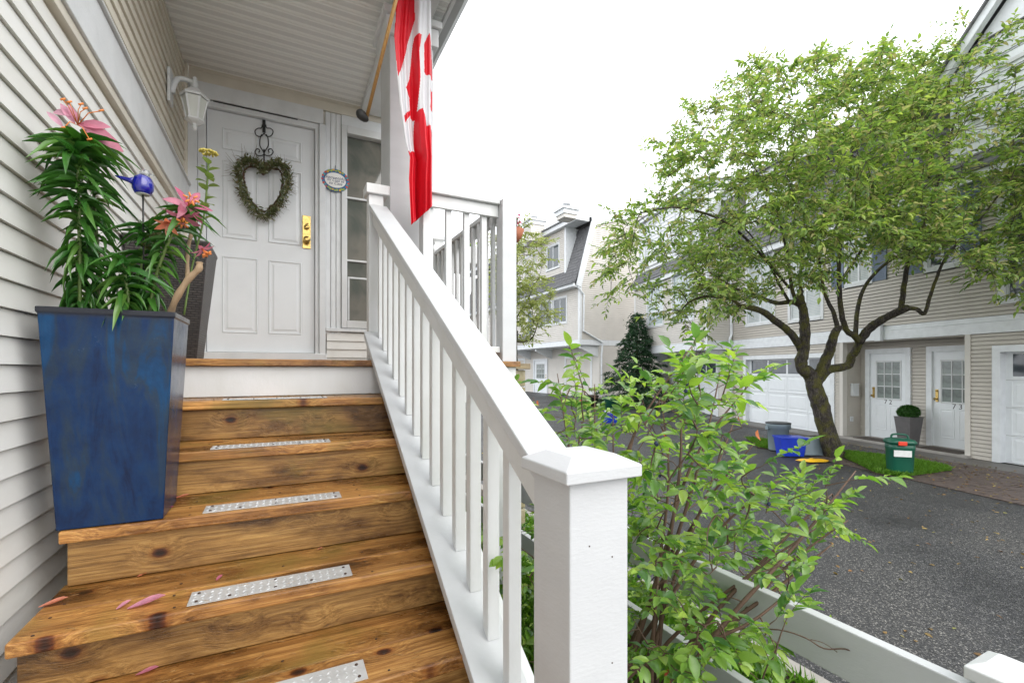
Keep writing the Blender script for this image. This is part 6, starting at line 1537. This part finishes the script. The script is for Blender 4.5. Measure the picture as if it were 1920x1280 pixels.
mb = MB(); mb.prism([(cX+.2,YS_+.1,zeave-.02),(xtop+.1,YS_+.1,ztop-.05),(xr,YS_+.1,zr-.05),(xE-xtop+cX,YS_+.1,ztop-.05),(xE,YS_+.1,zeave-.02)], (0,yF-YS_-.1,0)); part('attic_core', mb, M['vinyl_far'], far)
# dormer on the front
dX = cX-.0
def dfx(px, py): v = U(px, py, X=dX); return v.y, v.z
da, db = dfx(1060,480)[0], dfx(962,480)[0]; DFw = Wall((dX,0,0), (0,1,0), (-1,0,0))
dz0_, dz1_ = dfx(1050,520)[1], ztop-.02; w0, w1_ = dfx(1048,480)[0], dfx(1026,480)[0]; wz0_, wz1_ = dfx(1036,503)[1], dfx(1036,462)[1]
mb = MB(); mb.box(dX+.17, da, dz0_-.3, xtop+.6, db, dz1_); part('dormer_core', mb, M['trimwhite'], far)
siding_block(DFw, da, db, dz0_-.1, dz1_, far, M['vinyl_far'], [(w0-.08,w1_+.08,wz0_-.08,wz1_+.08)], e=.10)
window(DFw, w0, w1_, wz0_, wz1_, far, 2, glassm='glass'); w2_ = w1_+1.3; window(DFw, w2_, w2_+(w1_-w0), wz0_, wz1_, far, 2, glassm='glass', o=.02)
mb = MB(); mb.wbox(DFw, da-.1, da+.05, dz0_-.2, dz1_, -.6, .03); part('dormer_trim', mb, M['trimwhite'], far)
mb = MB(); mb.box(dX-.25, YS_-.1, dz1_, xtop-.3, yF, dz1_+.22); part('upper_fascia', mb, M['trimwhite'], far); mb = MB(); mb.box(dX-.32, da-.3, dz1_+.222, xtop, yF, dz1_+.30); part('upper_gutter', mb, M['gutter'], far)
# chimneys
for (x0, x1, y0, y1, tz) in ((1040,1084,393,440,21.6),(978,1024,415,462,25.5)):
    a = U(x0, y1, t=tz); b = U(x1, y0, t=tz); cx, cy = (a.x+b.x)/2, (a.y+b.y)/2; hw = (x1-x0)/870*tz/2*.62; z0_, z1_ = ztop-.3, b.z
    ch = MB(); ch.box(cx-hw, cy-hw, z0_, cx+hw, cy+hw, z1_-.2); chp = part('chimney', ch, M['vinyl_far'], far)
    ch = MB(); ch.box(cx-hw-.05, cy-hw-.05, z1_-.30, cx+hw+.05, cy+hw+.05, z1_-.10); ch.box(cx-hw-.12, cy-hw-.12, z1_-.098, cx+hw+.12, cy+hw+.12, z1_-.0); part('chimney_cap', ch, M['trimwhite'], chp)
    m = MB(); hw += .001; W1 = Wall((0,cy-hw,0),(1,0,0),(0,-1,0)); W2 = Wall((cx-hw,0,0),(0,1,0),(-1,0,0)); z = z0_
    while z < z1_-.4: sidemesh(m, W1, cx-hw, cx+hw, z, .1); sidemesh(m, W2, cy-hw, cy+hw, z, .1); z += .1
    part('chimney_siding', m, M['vinyl_far'], chp, kind='stuff')
    ch = MB(); ch.lathe([(.13,0),(.13,.14),(.20,.15),(.20,.2),(.13,.26),(.03,.28)], (cx,cy,z1_+.051), 10); part('flue_cap', ch, M['greygutter'], chp)
# ground storey of the far building (set back under the overhang)
SB = 1.2; GW = Wall((cX+SB,0,0), (0,1,0), (-1,0,0))
def gg(px, py): v = U(px, py, X=cX+SB); return v.y, v.z
gzf = .22
dA, dB = gg(1026,710)[0], gg(1003,710)[0]; door9(GW, dA, dB, gzf, gzf+2.03, far, .02)
gA0, gA1 = gg(1108,700)[0], gg(1062,700)[0]; print('farg', dA, dB, gA0, gA1)
garage(GW, gA0, gA1, gzf, gzf+2.1, far, o=-.03)
garage(GW, dB+1.4, dB+4.2, gzf, gzf+2.1, far, o=-.03)
siding_block(GW, YS_, yF, gzf, zb0, far, M['vinyl_far'], [(dA-.1,dB+.1,-1,gzf+2.1),(gA0-.1,gA1+.1,-1,gzf+2.15),(dB+1.3,dB+4.3,-1,gzf+2.15)], e=.10)
mb = MB(); mb.box(cX, YS_, zb0-.02, cX+SB, yF, zb0-.002); part('overhang_ceiling', mb, M['trimwhite'], far)
for yy in (YS_+.1, dA-.6, dB+.5):
    mb = MB(); mb.prism([(cX+SB,yy,zb0-.02),(cX+.1,yy,zb0-.02),(cX+.1,yy,zb0-.15),(cX+SB,yy,zb0-.6)], (0,.12,0)); part('overhang_bracket', mb, M['trimwhite'], far)
# downspout on the side wall
def sp2(px, py, d=-.06): v = U(px, py, Y=YS_+d); return (v.x, v.y, v.z)
mb = MB(); mb.tube([sp2(1084,538),sp2(1095,552),sp2(1094,620),sp2(1130,642),sp2(1128,665),sp2(1128,744)], .05, 6, smooth=False); part('downspout', mb, M['trimwhite'], far)
# shutters and window box on the front
sa = ff(997,580)[0]; mb = MB(); mb.wbox(FF, sa-.0, sa+.35, ff(997,625)[1], ff(997,583)[1], .015, .04); part('shutter', mb, M['shutter'], far)
window(FF, sa+.5, sa+2.0, ff(997,625)[1], ff(997,583)[1], far, 3, glassm='glass', o=.02)
mb = MB()
b0, b1 = ff(994,640)[0], ff(960,640)[0]; bz_ = ff(975,637)[1]
for q in range(14):
    yy = b0+(b1-b0)*q/13; mb.box(cX-.25, yy-.01, bz_, cX-.23, yy+.01, bz_+.26)
mb.box(cX-.26, b0, bz_+.26, cX-.22, b1, bz_+.29); mb.box(cX-.26, b0, bz_-.03, cX-.0, b1, bz_); part('window_box_rail', mb, M['iron'], far)
# items on the lane by the far building
def farpot(px, py, wpx, hpx, name, label, cat, mat, rim=None):
    p = U(px, py, t=21); p = U(px, py, Z=gz(p.x,p.y)+.01); d = (p-Vector((0,0,EYE))).dot(Vector((SN,CS,0))); s = d/870; t = thing(name, label, cat, tuple(p))
    mb = MB(); mb.lathe([(wpx*s*.38,0),(wpx*s*.5,hpx*s*.9),(wpx*s*.54,hpx*s*.92),(wpx*s*.54,hpx*s),(wpx*s*.45,hpx*s)], tuple(p), 16); part('tub', mb, mat, t)
    mb = MB(); mb.lathe([(wpx*s*.5,hpx*s*1.0),(wpx*s*.55,hpx*s*1.02),(wpx*s*.5,hpx*s*1.09),(.02,hpx*s*1.12)], tuple(p), 16); part('lid' if rim else 'soil', mb, rim or M['soil'], t); return t
farpot(1109, 762, 26, 20, 'plant_tub', 'low black plant tub by the far garage', 'tub', M['black'])
farpot(1145, 772, 24, 26, 'compost_bin', 'dark green bin standing behind the far blue recycling box', 'bin', M['plastic_green'], M['plastic_green'])
p = U(1148, 793, Z=.12); s = (p-Vector((0,0,EYE))).dot(Vector((SN,CS,0)))/870
t = thing('recycling_bin', 'blue recycling box far along the lane showing between shrub leaves', 'recycling box', tuple(p), rzv, local=True); w, h = 15*s, 20*s
part('tub', tapered(0,.2,0,h,(w*.85,.17),(w,.2),.012), M['plastic_blue'], t, bevel=.008); mb = MB(); mb.box(-w*.7,.0,h*.9,w*.2,.3,h*1.15); part('paper_stack', mb, M['label'], t); mb = MB(); mb.box(w*.25,.05,h*.8,w*.8,.3,h*1.1); part('red_carton', mb, M['leaf_red'], t)
# strip of grass by the far garage
pos = []; pl3 = [U(x,y,Z=.15) for x,y in [(1040,757),(1105,768),(1180,770),(1180,764),(1060,752)]]; pp2 = [(p.x,p.y) for p in pl3]
while len(pos) < 2500:
    x, y = random.uniform(min(p[0] for p in pp2),max(p[0] for p in pp2)), random.uniform(min(p[1] for p in pp2),max(p[1] for p in pp2))
    if in_poly(x,y,pp2): pos.append((x,y,gz(x,y)))
g = leaf_cloud('verge_grass', pos, rng.normal(0,.5,(2500,3))+[0,0,1], rng.uniform(.08,.14,2500), .014, M['grass'], None, ('blade',.35,.3), 1.5); tag(g, 'strip of grass by the far garage', 'grass')
# ivy-like leaf sprig through the balusters
sp3 = thing('shrub_sprig', 'short leafy sprig poking through the stair balusters', 'sprig', tuple(SP(945,1045,1.35)))
pos = [SP(935+i*6,1046+(-1)**i*5,1.33+.0*i) for i in range(5)]; leaf_cloud('leaves', pos, [Vector((-.7,-.5,.1*(-1)**i)) for i in range(5)], .05, .026, M['leaf_shrub'], sp3, ('ovate',.25,.2), .4, singles=5)
mb = MB(); mb.tube([SP(975,1042,1.45), SP(935,1046,1.33)], .0015, 4); part('stem', mb, M['greenstem'], sp3)
tot = sum(len(m.polygons) for m in bpy.data.meshes); print('polys', tot, 'objects', len(bpy.data.objects))
